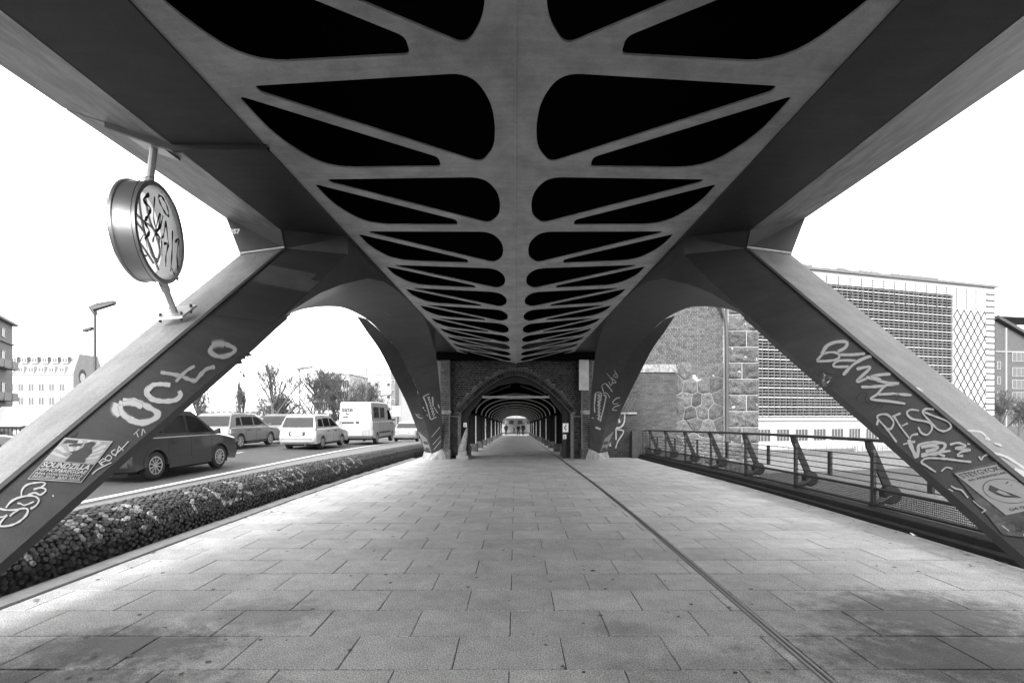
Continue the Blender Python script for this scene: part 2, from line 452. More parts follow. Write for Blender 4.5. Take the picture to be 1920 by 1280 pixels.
# keel weld along the spine
b = MB(); rows = []
for i in range(50):
    y = -1 + i * 0.435; z = interp(KEEL, y)
    rows.append([(-0.02, y, z + 0.004), (-0.004, y, z - 0.012), (0.004, y, z - 0.012), (0.02, y, z + 0.004)])
for a, c in zip(rows, rows[1:]): b.strip(a, c)
b.build("keel_seam", M_rib, VIA)
# dark deck above the ribs
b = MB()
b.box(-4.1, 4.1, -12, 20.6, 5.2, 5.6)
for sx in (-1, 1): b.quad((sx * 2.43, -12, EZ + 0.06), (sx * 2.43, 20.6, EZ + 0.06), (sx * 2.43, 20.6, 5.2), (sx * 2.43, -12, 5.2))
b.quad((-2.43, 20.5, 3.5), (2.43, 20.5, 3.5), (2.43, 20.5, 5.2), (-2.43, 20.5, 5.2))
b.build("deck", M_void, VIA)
LEGFACE = {}
for sx in (-1, 1):
    V = lambda x, y, z: Vector((sx * x, y, z))
    # edge girder: flat bottom, flared outer side
    for (ya, yb) in (((-12.0, 4.60), (4.62, 20.6)) if sx < 0 else ((-12.0, 20.6),)):
        b = MB()
        sec = [(2.4, EZ), (3.25, EZ), (4.3, 4.47), (4.3, 5.19), (2.45, 5.19), (2.45, EZ + 0.01)]
        A = [V(x, ya, z) for x, z in sec]; B = [V(x, yb, z) for x, z in sec]
        b.strip(A, B, True); b.poly(A); b.poly(B)
        g_ = b.build("edge_girder", M_steel, VIA)
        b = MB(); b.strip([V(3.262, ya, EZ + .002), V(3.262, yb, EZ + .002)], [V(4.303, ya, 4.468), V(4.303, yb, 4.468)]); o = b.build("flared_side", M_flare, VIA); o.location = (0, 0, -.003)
    b = MB()   # splice flange across the girder
    sec = [(2.36, EZ - 0.003), (3.27, EZ - 0.003), (3.9, 4.325)]
    A = [V(x, 4.585, z - 0.05) for x, z in sec]; B = [V(x, 4.635, z - 0.05) for x, z in sec]; C = [V(x, 4.585, z + 0.02) for x, z in sec]; D = [V(x, 4.635, z + 0.02) for x, z in sec]
    b.strip(A, B); b.strip(A, C); b.strip(B, D)
    if sx < 0: b.build("splice_flange", M_steel, VIA)
    b = MB()   # thin flange where ribs meet the girder
    b.box(*sorted((sx * 2.385, sx * 2.41)), 0, 20.4, EZ - 0.018, EZ + 0.002); b.build("edge_flange", M_steel, VIA)
    # near leg
    U1 = [V(3.29, y, 0.745 * (y - 1.64)) for y in (1.5, 2.6, 3.4, 4.75, 5.2, 6.2, 6.9)]
    U2 = [V(3.93, y, 0.7865 * (y - 2.03)) for y in (1.85, 2.9, 3.7, 4.95, 5.4, 6.3, 6.9)]
    L1 = [V(*p) for p in ((3.07, 1.72, -0.05), (2.95, 2.77, 0.70), (2.85, 3.58, 1.30), (2.70, 5.0, 2.30), (2.68, 5.44, 2.60), (2.5, 6.39, 3.38), (2.42, 6.97, 3.86))]
    L2 = [V(3.6, 2.3 + (7.74 - 2.3) * t, 3.15 * t) for t in (-0.04, 0.13, 0.28, 0.52, 0.6, 0.8, 1.0)]
    top = MB(); top.strip(U1, U2); top_me = top.build("leg_top_plate", M_lit_chalk, VIA, 30, True)
    Lx = resample(L1, 25); Ux = resample(U1, 25)
    fa = MB(); fa.strip(Lx, Ux); fo = fa.build("leg_side_plate", M_steel, VIA, 40, True)
    LEGFACE[sx] = (fa, top)
    b = MB(); b.strip(U2, L2); b.strip(L1[:5], L2[:5]); b.build("leg_back_plate", M_steel, VIA)
    # flange lips along the upper ridge and lower edge
    lip = MB(); n = Vector((-sx * 0.020, 0.0, 0.012))
    Lr = resample(L1[:5] + [V(2.665, 5.62, 2.72)], 20)
    lip.strip(Lr, [p + Vector((sx * 0.004, 0.03, -0.055)) for p in Lr]); lip.strip([p + Vector((sx * 0.004, 0.03, -0.055)) for p in Lr], [p + Vector((sx * 0.06, 0.05, -0.05)) for p in Lr])
    lip.build("leg_flange", mat("dark_flange", 0.03, 0.5, 0.2, 4), VIA)
    b = MB(); Ur = resample(U1, 12); b.strip([p + n for p in Ur], [p + Vector((sx * 0.018, -0.008, 0.012)) for p in Ur]); b.strip([p + n for p in Ur], [p + n + Vector((sx * 0.004, 0.006, -0.03)) for p in Ur])
    b.build("leg_ridge_flange", M_steel, VIA)
    # elbow between leg and girder
    b = MB(); E1, E2, E3, E4 = V(3.25, 6.71, EZ), U1[-1], U2[-1], V(4.3, 7.18, 4.47)
    b.poly([E1, E2, E3, E4]); b.poly([E1, E2, L1[-1], V(2.42, 6.97, EZ)]); b.poly([E3, E4, V(4.3, 9.0, 4.47), L2[-1]])
    b.build("elbow_plate", M_steel, VIA)
    b = MB(); d = Vector((0, -0.015, 0.012))
    b.tube([E2 + d, E3 + d], 0.016, 5); b.build("weld_bead", mat("bare_weld", 0.5, 0.5, 0.2, 8), VIA)
    b = MB(); b.tube([E1 + Vector((0, -.01, -.005)), E2 + d], 0.008, 5); b.build("weld_bead", M_steel, VIA)
    # arch: inner edge A, ridge Rg, outer edge O
    A = [V(*p) for p in ((2.65, 5.70, 2.77), (2.55, 6.30, 3.13), (2.50, 6.93, 3.41), (2.45, 8.02, 3.81), (2.42, 8.9, 3.99), (2.40, 9.8, 4.07), (2.40, 11.2, 4.10), (2.42, 12.9, 4.08), (2.47, 13.8, 3.97), (2.55, 14.7, 3.85), (2.65, 15.8, 3.67), (2.75, 16.85, 3.46), (2.85, 17.95, 2.87), (2.93, 18.85, 2.17), (3.0, 19.57, 0.84), (3.05, 19.76, 0.05))]
    Rg = [V(*p) for p in ((3.45, 6.7, 2.72), (3.62, 7.7, 3.14), (3.8, 8.8, 3.48), (3.93, 10.2, 3.83), (3.95, 11.3, 4.02), (3.95, 12.8, 4.08), (3.9, 13.87, 3.95), (3.85, 15.7, 3.66), (3.8, 17.2, 3.07), (3.75, 17.7, 2.80), (3.65, 18.2, 2.27), (3.55, 18.94, 1.28), (3.37, 19.55, -0.02))]
    Oc = [V(*p) for p in ((4.15, 12.6, 4.12), (4.2, 13.6, 3.9), (4.2, 14.9, 3.55), (4.2, 16.4, 2.94), (4.1, 17.97, 2.08), (4.0, 19.1, 1.23), (3.7, 19.62, 0.05))]
    Ac, Rc = resample(catmull(A, 6), 48), resample(catmull(Rg, 6), 48)
    b = MB()
    mids = [[a.lerp(r, t) + Vector((0, 0, 0.03 * math.sin(math.pi * t) * (1 if i > 6 else 0))) for i, (a, r) in enumerate(zip(Ac, Rc))] for t in (0, .25, .5, .75, 1)]
    for p, q in zip(mids, mids[1:]): b.strip(p, q)
    ao = b.build("arch_soffit", M_steel, VIA, 40, True); LEGFACE[("arch", sx)] = b
    b = MB(); Rs = resample(catmull(Rg[5:], 6), 30); Os = resample(catmull(Oc, 6), 30); b.strip(Rs, Os); b.build("leg_outer_plate", M_steel, VIA, 40, True); LEGFACE[("outer", sx)] = b
    b = MB(); Bk = resample([V(2.43, 14.6, EZ), V(2.9, 17.5, 3.6), V(3.0, 19.4, 2.2), V(3.08, 20.5, -0.3)], 20); Al = resample(catmull(A[7:], 5), 20)
    b.strip(Al, Bk); b.build("leg_inner_plate", M_steel, VIA, 40, True)
    # web between fold and arch
    b = MB()
    b.poly([L1[4], L1[5], L1[6], V(2.42, 6.97, EZ), V(2.40, 9.8, EZ + .002), V(2.40, 12.9, EZ + .003)] + [A[i] for i in (7, 6, 5, 4, 3, 2, 1, 0)])
    b.build("web_plate", M_steel, VIA)
    # concrete feet
    for (yy, zz, fl) in ((19.75, zd(19.75), 1), (1.75, 0.0, -1)):
        b = MB()
        base = [V(3.86, yy + fl * 0.1, zz - .02), V(3.36, yy - fl * 0.5, zz - .02), V(2.84, yy + fl * 0.05, zz - .02), V(2.88, yy + fl * 0.8, zz - .02), V(3.8, yy + fl * 0.85, zz - .02)]
        topp = [V(3.72, yy + fl * 0.0, zz + .40), V(3.36, yy - fl * 0.26, zz + .24), V(3.0, yy + fl * 0.0, zz + .42), V(3.02, yy + fl * 0.7, zz + .45), V(3.7, yy + fl * 0.72, zz + .45)]
        b.hexa(base, topp); b.build("concrete_foot", M_conc, VIA)
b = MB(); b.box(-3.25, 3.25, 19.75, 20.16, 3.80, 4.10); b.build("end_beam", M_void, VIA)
# small sticker-like plates and a pigeon-proof lamp scrap seen on the ribs
b = MB(); b.quad((1.50, 3.71, 4.185), (1.585, 3.66, 4.185), (1.60, 3.73, 4.26), (1.52, 3.77, 4.26)); b.build("torn_sticker", mat("pale_paper", 0.6, 0.8, 0.2, 10), VIA)
# ================================================================ brick helper
def brick_me(w, h, d, m, key):
    k = ("brick", round(w, 3), round(h, 3), key)
    if k not in slab_cache:
        b = MB(); c = 0.004
        lo = [(-w / 2, d, -h / 2), (w / 2, d, -h / 2), (w / 2, d, h / 2), (-w / 2, d, h / 2)]
        mi = [(-w / 2, c, -h / 2), (w / 2, c, -h / 2), (w / 2, c, h / 2), (-w / 2, c, h / 2)]
        to = [(-w / 2 + c, 0, -h / 2 + c), (w / 2 - c, 0, -h / 2 + c), (w / 2 - c, 0, h / 2 - c), (-w / 2 + c, 0, h / 2 - c)]
        b.strip(lo, mi, True); b.strip(mi, to, True); b.add(to, [(0, 1, 2, 3)])
        slab_cache[k] = b.mesh("brick", m)
    return slab_cache[k]
def brickwork(parent, x0, x1, z0, z1, y, m, course=0.083, bl=0.25, mort=0.013, mask=None, n_single=0, pick=None, seed=1, mixed=True):
    """wall face at depth y looking at -Y; the n_single bricks that show largest are objects, the rest one mesh"""
    rr = random.Random(seed); bricks = []
    r = 0; z = z0
    while z + course <= z1 + 1e-6:
        x = x0 - (bl * 0.25 if r % 2 else 0.0); i = 0
        while x < x1:
            w = bl if not mixed or (i + r) % 3 else bl / 2
            a, e = max(x, x0), min(x + w, x1)
            if e - a > 0.03:
                cx, cz = (a + e) / 2, z + course / 2
                if mask is None or mask(cx, cz): bricks.append((cx, cz, e - a - mort, course - mort))
            x += w; i += 1
        z += course; r += 1
    singles = set()
    if n_single:
        cand = [q for q in bricks if pick is None or pick(q[0], q[1])]
        cand.sort(key=lambda q: -q[2] + 0.0001 * abs(q[1])); singles = set(cand[:n_single])
    b = MB()
    for q in bricks:
        yy = y + rr.uniform(-0.004, 0.003)
        if q in singles: link("brick", brick_me(q[2], q[3], 0.05, m, m.name), parent, (q[0], yy, q[1]), (0, rr.uniform(-.008, .008), 0))
        else:
            me = brick_me(q[2], q[3], 0.05, m, m.name)
            b.add([(v.co.x + q[0], v.co.y + yy, v.co.z + q[1]) for v in me.vertices], [tuple(p.vertices) for p in me.polygons])
    if b.f:
        o = b.build("brick_courses", m, parent); o["kind"] = "stuff"
def seen(x, z, y, box):
    px, py = to_px((x, y, z)); return box[0] < px < box[2] and box[1] < py < box[3]
# ================================================================ tunnel portal
PY = 20.2
POR = empty("tunnel_portal", (0, 0, 0)); tag(POR, "dark brick portal wall with pointed arch at the end of the steel span", "portal")
def arch_z(x, a=2.30, zs=1.62, rise=1.58, ex=1.75): return zs + rise * (1 - min(1.0, abs(x) / a) ** ex)
# wall with the opening, as columns
b = MB(); xs = [-3.55, -2.3] + [-2.3 + 4.6 * i / 40 for i in range(1, 40)] + [2.3, 3.75]
lo = []; hi = []
for x in xs:
    z = arch_z(x) if abs(x) < 2.299 else 1.62
    lo.append((x, PY + 0.02, z)); hi.append((x, PY + 0.02, 4.6))
b.strip(lo[1:-1], hi[1:-1])
for (xa, xb) in ((-3.55, -2.3), (2.3, 3.75)):
    b.quad((xa, PY + .02, -0.8), (xb, PY + .02, -0.8), (xb, PY + .02, 4.6), (xa, PY + .02, 4.6))
ar = [(-2.3, PY + .02, -0.8)] + lo[1:-1] + [(2.3, PY + .02, -0.8)]
b.strip(ar, [(p[0], p[1] + 1.5, p[2]) for p in ar])
b.quad((-3.55, PY + .02, -.8), (-3.55, PY + 1.5, -.8), (-3.55, PY + 1.5, 4.6), (-3.55, PY + .02, 4.6))
b.build("mortar_wall", mat("portal_mortar", 0.12, .9, .3, 8), POR)
def por_mask(x, z): return abs(x) > 2.42 or z > arch_z(x, 2.62, 1.62, 1.90) + 0.03
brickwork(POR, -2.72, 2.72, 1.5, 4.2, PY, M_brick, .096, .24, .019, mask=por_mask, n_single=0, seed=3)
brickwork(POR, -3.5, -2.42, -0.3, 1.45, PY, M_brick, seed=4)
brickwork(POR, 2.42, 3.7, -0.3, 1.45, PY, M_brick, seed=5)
# voussoirs: two rings of bricks round the arch
for (da, thick, yy, nm, m) in ((0.02, 0.15, PY - 0.10, 46, M_brick), (0.19, 0.13, PY - 0.05, 50, mat("pale_voussoir", 0.05, 0.8, 0.2, 6, bump=0.004, rv=0.35))):
    b = MB(); pts = resample([(x, 0, arch_z(x, 2.30 + da, 1.62, 1.58 + da)) for x in [(-2.30 - da) + (4.6 + 2 * da) * i / 120 for i in range(121)]], nm + 1)
    for i in range(nm):
        p, q = pts[i], pts[i + 1]; t = (q - p).normalized(); n = Vector((-t.z, 0, t.x)); g = t * 0.007
        f = [p + g, q - g, q - g + n * thick, p + g + n * thick]
        off = rnd.uniform(-.012, .012)
        b.hexa([(v.x, yy + off, v.z) for v in f], [(v.x, yy + 0.2, v.z) for v in f])
    o = b.build("voussoir_ring", m, POR); o["kind"] = "stuff"
# pilasters with capital bands
for (xa, xb, seed) in ((-3.12, -2.74, 11), (2.74, 3.16, 12)):
    b = MB(); b.box(xa, xb, PY - 0.30, PY + 0.02, -0.5, 4.3); b.build("pilaster_core", M_mortar, POR)
    brickwork(POR, xa + .005, xb - .005, -0.25, 4.0, PY - 0.325, M_brick2, seed=seed)
    b = MB(); b.box(xa - 0.04, xb + 0.06, PY - 0.40, PY + 0.02, 1.62, 1.72); b.box(xa - 0.02, xb + 0.03, PY - .37, PY + .02, 1.56, 1.62); b.build("capital_band", M_conc, POR)
    b = MB(); b.box(xa - 0.06, xb + 0.06, PY - 0.42, PY + 0.02, -0.6, 0.12); b.build("pilaster_base", M_stone, POR)
b = MB(); b.box(2.60, 3.0, PY - 0.36, PY - 0.331, 2.55, 3.95); b.build("render_patch", mat("bare_render", 0.4, 0.9, 0.2, 4, bump=.004), POR)
# steel lining frame of the opening: jambs, haunches, tie beam
M_dsteel = mat("dark_lining_steel", 0.02, 0.6, 0.25, 5, spec=.2)
for sx in (-1, 1):
    b = MB(); prof = [(2.28, -0.3), (2.28, 1.6), (1.95, 2.25), (1.45, 2.72), (0.7, 3.02), (0, 3.12)]; inn = [(2.03, -0.3), (2.03, 1.55), (1.42, 2.30), (1.42, 2.42), (0.7, 2.82), (0, 2.94)]
    A = [(sx * x, PY + 0.30, z) for x, z in prof]; B = [(sx * x, PY + 0.30, z) for x, z in inn]
    b.strip(A, B); b.strip(B, [(p[0], PY + 0.9, p[2]) for p in B]); b.build("lining_frame", M_dsteel, POR)
    b = MB(); b.box(*sorted((sx * 2.0, sx * 2.12)), PY + 0.18, PY + 0.30, -0.3, 1.3); b.build("lining_channel", M_dsteel, POR)
b = MB(); b.box(-1.43, 1.43, PY + 0.22, PY + 0.34, 2.24, 2.34); b.build("tie_beam", mat("tie_beam_steel", 0.2, 0.6, 0.2, 5), POR)
b = MB()
for sx in (-1, 1): b.bar((sx * 1.3, PY + .27, 2.36), (sx * 0.2, PY + .27, 2.78), 0.03, 5)
b.build("tie_brace", M_dsteel, POR)
# white guard stone at the left jamb, arrow plate, number plates
b = MB(); b.box(-2.42, -1.95, PY - 0.55, PY - 0.1, -0.4, -0.12); b.box(-2.36, -2.02, PY - 0.5, PY - 0.12, -0.12, 0.06)
b.tube([(-2.22, PY - .3, 0.05), (-2.16, PY - .28, 0.35), (-2.08, PY - .22, 0.7), (-2.02, PY - .1, 1.02)], [0.16, 0.14, 0.09, 0.02], 10)
tag(b.build("guard_stone", mat("pale_guard_stone", 0.3, 0.8, 0.2, 5, bump=.006, spots=.3, sscale=6), None, 30), "pale worn guard stone leaning at the left jamb of the tunnel portal", "guard stone")
ap = empty("arrow_sign", (2.10, PY + 0.17, 1.0)); tag(ap, "small white plate with a black chevron on the right jamb of the tunnel", "sign")
b = MB(); b.box(-0.12, 0.12, -0.01, 0.0, -0.19, 0.19); b.build("plate", mat("sign_white", 0.8, 0.5, 0.05, 5), ap)
M_blk = mat("black_print", 0.015, 0.6, 0.1, 5)
b = MB()
for z in (-1, 1):
    b.poly([(-0.07, -0.014, 0), (-0.035, -0.014, 0), (0.03, -0.014, z * 0.12), (-0.005, -0.014, z * 0.12)]); b.poly([(-0.02, -0.0141, 0), (0.0, -0.0141, 0), (0.06, -0.0141, z * 0.1), (0.04, -0.0141, z * 0.1)])
for z in (-.175, .165): b.quad((-0.105, -.014, z), (.105, -.014, z), (.105, -.014, z + .01), (-.105, -.014, z + .01))
b.build("chevron", M_blk, ap)
for (nm, x, z, body, lab) in (("number_plate", -2.13, 1.12, "2", "small white number plate on the left jamb of the tunnel"), ("number_plate", 2.06, 0.62, "E", "small pale letter plate below the chevron on the right jamb")):
    e = empty(nm, (x, PY + 0.165, z)); tag(e, lab, "sign")
    b = MB(); b.box(-0.07, 0.07, -0.008, 0, -0.09, 0.09); b.build("plate", MATS["sign_white"], e)
    vs, fs = text_mesh(body, 0.16, 0.004); b = MB(); b.add([(p.x - 0.05, -0.012, p.y - 0.055) for p in vs], fs); b.build("figure", M_blk, e)
# the same masonry behind the camera keeps the near paving in shade
b = MB()
for sx in (-1, 1):
    for y0 in (-1.6, -5.7, -9.8): b.box(*sorted((sx * 2.35, sx * 3.4)), y0, y0 + 1.2, -.5, 4.05)
b.box(-3.4, 3.4, -10.2, -10.0, -.5, 4.05)
tag(b.build("rear_arcade_wall", M_brick), kind="structure")
# ================================================================ arcade tunnel behind the portal
ARC = empty("vaulted_arcade", (0, 0, 0)); tag(ARC, "long vaulted brick arcade with rows of piers leading to daylight", "arcade")
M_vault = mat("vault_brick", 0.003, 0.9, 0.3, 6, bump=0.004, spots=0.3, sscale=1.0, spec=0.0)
M_edge_light = mat("vault_rib", 0.45, 0.8, 0.25, 5, bump=0.004)  # pale tone painting side light on rib edges and between piers
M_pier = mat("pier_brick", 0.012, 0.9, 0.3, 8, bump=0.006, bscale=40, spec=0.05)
NB, BS, AY = 13, 4.1, 21.7
def rib_pts(y, a, zs, rise, n=20):
    return [Vector((a * math.cos(math.pi * i / n), y, zd(y) + zs + rise * math.sin(math.pi * i / n))) for i in range(n + 1)]
for i in range(NB + 1):
    y = AY + i * BS
    b = MB(); t = 0.42
    A = rib_pts(y, 2.12, 2.02, 1.02); B = rib_pts(y, 2.4, 2.02, 1.5); A2 = rib_pts(y + t, 2.12, 2.02, 1.02); B2 = rib_pts(y + t, 2.4, 2.02, 1.5)
    b.strip(A, B); b.strip(A2, B2); b.strip(A, A2); rb_ = b.build("vault_rib", M_vault, ARC)
    if i: b = MB(); b.tube([p + Vector((0, -.02, .03)) for p in rib_pts(y, 2.12, 2.02, 1.02)], .04, 5); b.build("lit_edge_line", M_edge_light, rb_)  # added pale line: side light along the rib's inner edge
    for sx in (-1, 1):
        b = MB(); z0 = zd(y) - 0.1
        x0, x1 = sorted((sx * 2.12, sx * 2.75))
        b.box(x0, x1, y, y + 0.62, z0, zd(y) + 2.06); p = b.build("pier", M_pier, ARC)
        if i % 2: b = MB(); b.box(*sorted((sx * 2.10, sx * 2.16)), y - .015, y + .05, zd(y) + .42, zd(y) + 1.9); b.build("light_slit_strip", M_edge_light, p)  # added pale strip standing in for the light slit between piers
        b = MB(); b.box(x0 - .07, x1 + .07, y - .07, y + .69, z0, zd(y) + 0.42); b.build("pier_base", M_stone, p)
        b = MB(); b.box(x0 - .06, x1 + .06, y - .06, y + .68, zd(y) + 1.9, zd(y) + 2.02); b.build("impost", M_pier, p)
    if i < NB:
        b = MB(); y2 = y + BS
        A = rib_pts(y + t, 2.4, 2.02, 1.45); A2 = rib_pts(y2, 2.4, 2.02, 1.45); b.strip(A, A2)
        for sx in (-1, 1):
            x = sx * 2.45; sp = []
            n = 12
            for k in range(n + 1):
                u = k / n; yy = y + .62 + (BS - .62) * u
                sp.append((x, yy, zd(yy) + 1.95 + 0.75 * math.sin(math.pi * u)))
            b.strip(sp, [(p[0], p[1], zd(p[1]) + 3.9) for p in sp]); b.strip(sp, [(sx * 2.9, p[1], p[2]) for p in sp])
        b.build("vault", M_vault, ARC)
b = MB(); b.box(-3.2, 3.2, AY, AY + NB * BS + 1, 2.5, 2.6)
yA, yB = AY - 0.1, AY + NB * BS + 0.6
b = MB(); b.hexa([(-3.3, yA, zd(yA) + 3.9), (3.3, yA, zd(yA) + 3.9), (3.3, yB, zd(yB) + 3.9), (-3.3, yB, zd(yB) + 3.9)], [(-3.3, yA, zd(yA) + 5), (3.3, yA, zd(yA) + 5), (3.3, yB, zd(yB) + 5), (-3.3, yB, zd(yB) + 5)]); b.build("track_bed", M_vault, ARC)
for sx in (-1, 1):
    b = MB(); b.hexa([(sx * 3.3, yA, zd(yA) + 5.0), (sx * 2.9, yA, zd(yA) + 5.0), (sx * 2.9, yB, zd(yB) + 5.0), (sx * 3.3, yB, zd(yB) + 5.0)], [(sx * 3.3, yA, zd(yA) + 8.2), (sx * 2.9, yA, zd(yA) + 8.2), (sx * 2.9, yB, zd(yB) + 8.2), (sx * 3.3, yB, zd(yB) + 8.2)]); b.build("upper_wall", M_brick, ARC)
# daylight beyond the arcade: plate girder viaduct and a pale wall
b = MB(); yE = yB + 6
b.box(-2.6, 2.6, yE, yE + 40, zd(yE) + 2.75, zd(yE) + 3.3)
for k in range(7): b.box(-2.3, 2.3, yE + 2 + 6 * k, yE + 2.5 + 6 * k, zd(yE) + 2.4, zd(yE) + 2.75)
tag(b.build("girder_viaduct", mat("far_girder", 0.22, 0.7, .2, 3)), "grey girder viaduct in the daylight beyond the arcade", "viaduct")
b = MB(); b.box(-26, 26, 110, 118, -4, 5.5); far = b.build("pale_street_building", mat("pale_plaster", 0.2, 0.8, .1, 2)); tag(far, "pale building closing the view at the end of the arcade", "building")
for k in range(6):
    b = MB(); b.box(-5 + 2 * k - .5, -5 + 2 * k + .5, 109.93, 110.0, -0.6, 1.0); b.build("window", M_iron, far)
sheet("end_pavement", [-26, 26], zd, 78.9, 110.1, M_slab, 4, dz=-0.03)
# ================================================================ bridge tower on the right
TOW = empty("bridge_tower", (0, 0, 0)); tag(TOW, "brick and granite foot of the bridge tower rising beyond the railing", "tower")
TY = 21.6
def X(px, y=TY): return (px - VPX) * y / FPX
def Z(py, y=TY): return EYE.z - (py - VPY) * y / FPX
b = MB(); b.box(3.6, X(1360), TY + 0.02, TY + 3.5, -6.2, 6.9); b.build("mortar_core", M_mortar, TOW)
poly_top = [(X(1268), Z(692)), (X(1290), Z(690)), (X(1300), Z(706)), (X(1318), Z(712)), (X(1335), Z(705)), (X(1345), Z(692)), (X(1357), Z(683))]
def tower_mask(x, z): return z > interp(poly_top, x) + 0.02
brickwork(TOW, 3.7, X(1356), 0.5, 6.8, TY, M_brick2, course=0.098, bl=0.30, mort=0.017, mask=tower_mask, n_single=300, pick=lambda x, z: seen(x, z, TY, (1232, 575, 1360, 715)), seed=21)
# polygonal stones: voronoi cells with raised rough faces
def clip(poly, p, n):
    out = []
    for i in range(len(poly)):
        a, c = poly[i], poly[(i + 1) % len(poly)]; da, dc = (a - p).dot(n), (c - p).dot(n)
        if da <= 0: out.append(a)
        if (da < 0 < dc) or (dc < 0 < da): out.append(a + (c - a) * (da / (da - dc)))
    return out
def rough_block(loop, y, depth, amp, seed, n=5):
    """loop in (x,z); a pillowed, chipped face looking at -Y"""
    c = sum(loop, Vector((0, 0))) / len(loop); b = MB(); prev = None; fine = []
    for i in range(len(loop)):
        a, e = loop[i], loop[(i + 1) % len(loop)]; m = max(2, int((e - a).length / 0.09))
        fine += [a.lerp(e, k / m) for k in range(m)]
    for k in range(n + 1):
        s = 1 - k / n; ring = []
        for q in fine:
            p = c + (q - c) * s
            h = depth * (1 - s ** 5) + amp * noise.noise(Vector((p.x * 4.5, p.y * 4.5, seed * 3.1))) * (1 - s ** 8) * 1.2
            h += amp * 0.5 * noise.noise(Vector((p.x * 13, p.y * 13, seed * 1.7))) * (1 - s ** 8)
            ring.append((p.x, y - h, p.y))
        if prev: b.strip(prev, ring, True)
        else: b.strip([(p[0], y + 0.06, p[2]) for p in ring], ring, True)
        prev = ring
    return b
rs = random.Random(5); x0, x1, z0, z1 = X(1268), X(1357), -1.3, Z(680)
seeds = []
for r in range(8):
    for c in range(4):
        seeds.append(Vector((x0 + (c + 0.5 + (0.5 if r % 2 else 0) - .25 + rs.uniform(-.22, .22)) * (x1 - x0) / 4, z0 + (r + .5 + rs.uniform(-.25, .25)) * (z1 - z0) / 8)))
for i, s in enumerate(seeds):
    poly = [Vector((x0, z0)), Vector((x1, z0)), Vector((x1, z1)), Vector((x0, z1))]
    for j, t in enumerate(seeds):
        if i != j and poly: poly = clip(poly, (s + t) / 2, (t - s).normalized())
    if len(poly) < 3: continue
    c = sum(poly, Vector((0, 0))) / len(poly)
    if c.y > interp(poly_top, c.x) + 0.12: continue
    poly = [c + (q - c) * (1 - 0.016 / max(.1, (q - c).length) * 1.4) for q in poly]
    rough_block(poly, TY - 0.01, 0.032, 0.05, i).build("polygonal_stone", M_stone, TOW, 50, True)
# granite quoins at the corner
zz = Z(1010); k = 0; qx0, qx1 = X(1364), X(1420)
b = MB(); b.box(qx0 - .03, qx1 + .01, TY - 0.10, TY + 3.5, -6.2, 6.9); b.build("quoin_core", M_mortar, TOW)
M_quoin = mat("quoin_granite", 0.06, 0.85, 0.4, 5, bump=0.03, bscale=16, rv=0.25, speck=0.5)
while zz < 6.4:
    h = 0.715
    sp = [(qx0, qx1)] if k % 2 else ([(qx0, qx0 + 0.78), (qx0 + .82, qx1)] if k % 4 == 0 else [(qx0, qx0 + .58), (qx0 + .62, qx1)])
    for (xa, xb) in sp:
        rough_block([Vector((xa, zz)), Vector((xb, zz)), Vector((xb, zz + h - .035)), Vector((xa, zz + h - .035))], TY - 0.11, 0.05, 0.075, k + xa, 8).build("granite_block", M_quoin, TOW, 60, True)
    zz += h; k += 1
b = MB(); b.tube([(X(1359.5), TY - .2, -3), (X(1359.5), TY - .2, Z(640)), (X(1358), TY - .2, Z(605)), (X(1351), TY - .2, Z(582)), (X(1340), TY - .2, Z(560))], 0.075, 10); b.build("downpipe", mat("downpipe_zinc", .05, .5, .2, 4), TOW)
# brick buttress in front
BY = 20.9
bx0, bx1 = 3.5, X(1269, BY)
b = MB(); b.box(bx0, bx1, BY + 0.02, TY + .1, -6.2, Z(699, BY)); b.build("buttress_core", M_mortar_d, TOW)
brickwork(TOW, bx0, bx1, -0.7, Z(699, BY), BY, mat("buttress_brick", .05, .8, .25, 5, bump=.004, rv=.3, spots=.3, sscale=.9), course=0.096, bl=0.29, mort=0.014, seed=31)
b = MB(); zt = Z(698, BY); b.hexa([(bx0, BY - .06, zt), (bx1 + .02, BY - .06, zt), (bx1 + .02, TY + .05, zt), (bx0, TY + .05, zt)], [(bx0, BY + .1, zt + .36), (bx1 - .02, BY + .1, zt + .36), (bx1 - .02, TY + .05, zt + .42), (bx0, TY + .05, zt + .42)])
b.build("coping", mat("pale_coping", .16, .85, .2, 4, streak=(12, 12, .8, .4)), TOW)
# lattice niche
nx, nz = X(1178, BY), Z(757, BY)
b = MB(); arc = [(nx - .31, nz - .36), (nx + .31, nz - .36), (nx + .31, nz + .18), (nx + .2, nz + .32), (nx, nz + .39), (nx - .2, nz + .32), (nx - .31, nz + .18)]
b.prism([(x, BY - .02, z) for x, z in arc], (0, 0.05, 0)); b.build("niche", M_iron, TOW)
b = MB()
for k in range(-3, 4):
    for d in (-1, 1):
        a = (nx + k * .15 - d * .16, BY - .03, nz - .3); e = (nx + k * .15 + d * .16, BY - .03, nz + .25)
        if max(abs(a[0] - nx), abs(e[0] - nx)) < .34: b.bar(a, e, 0.011, 4)
b.build("lattice", M_mortar_d, TOW)
b = MB(); b.box(nx - .36, nx + .36, BY - .07, BY, nz - .44, nz - .36); b.build("niche_sill", M_conc, TOW)
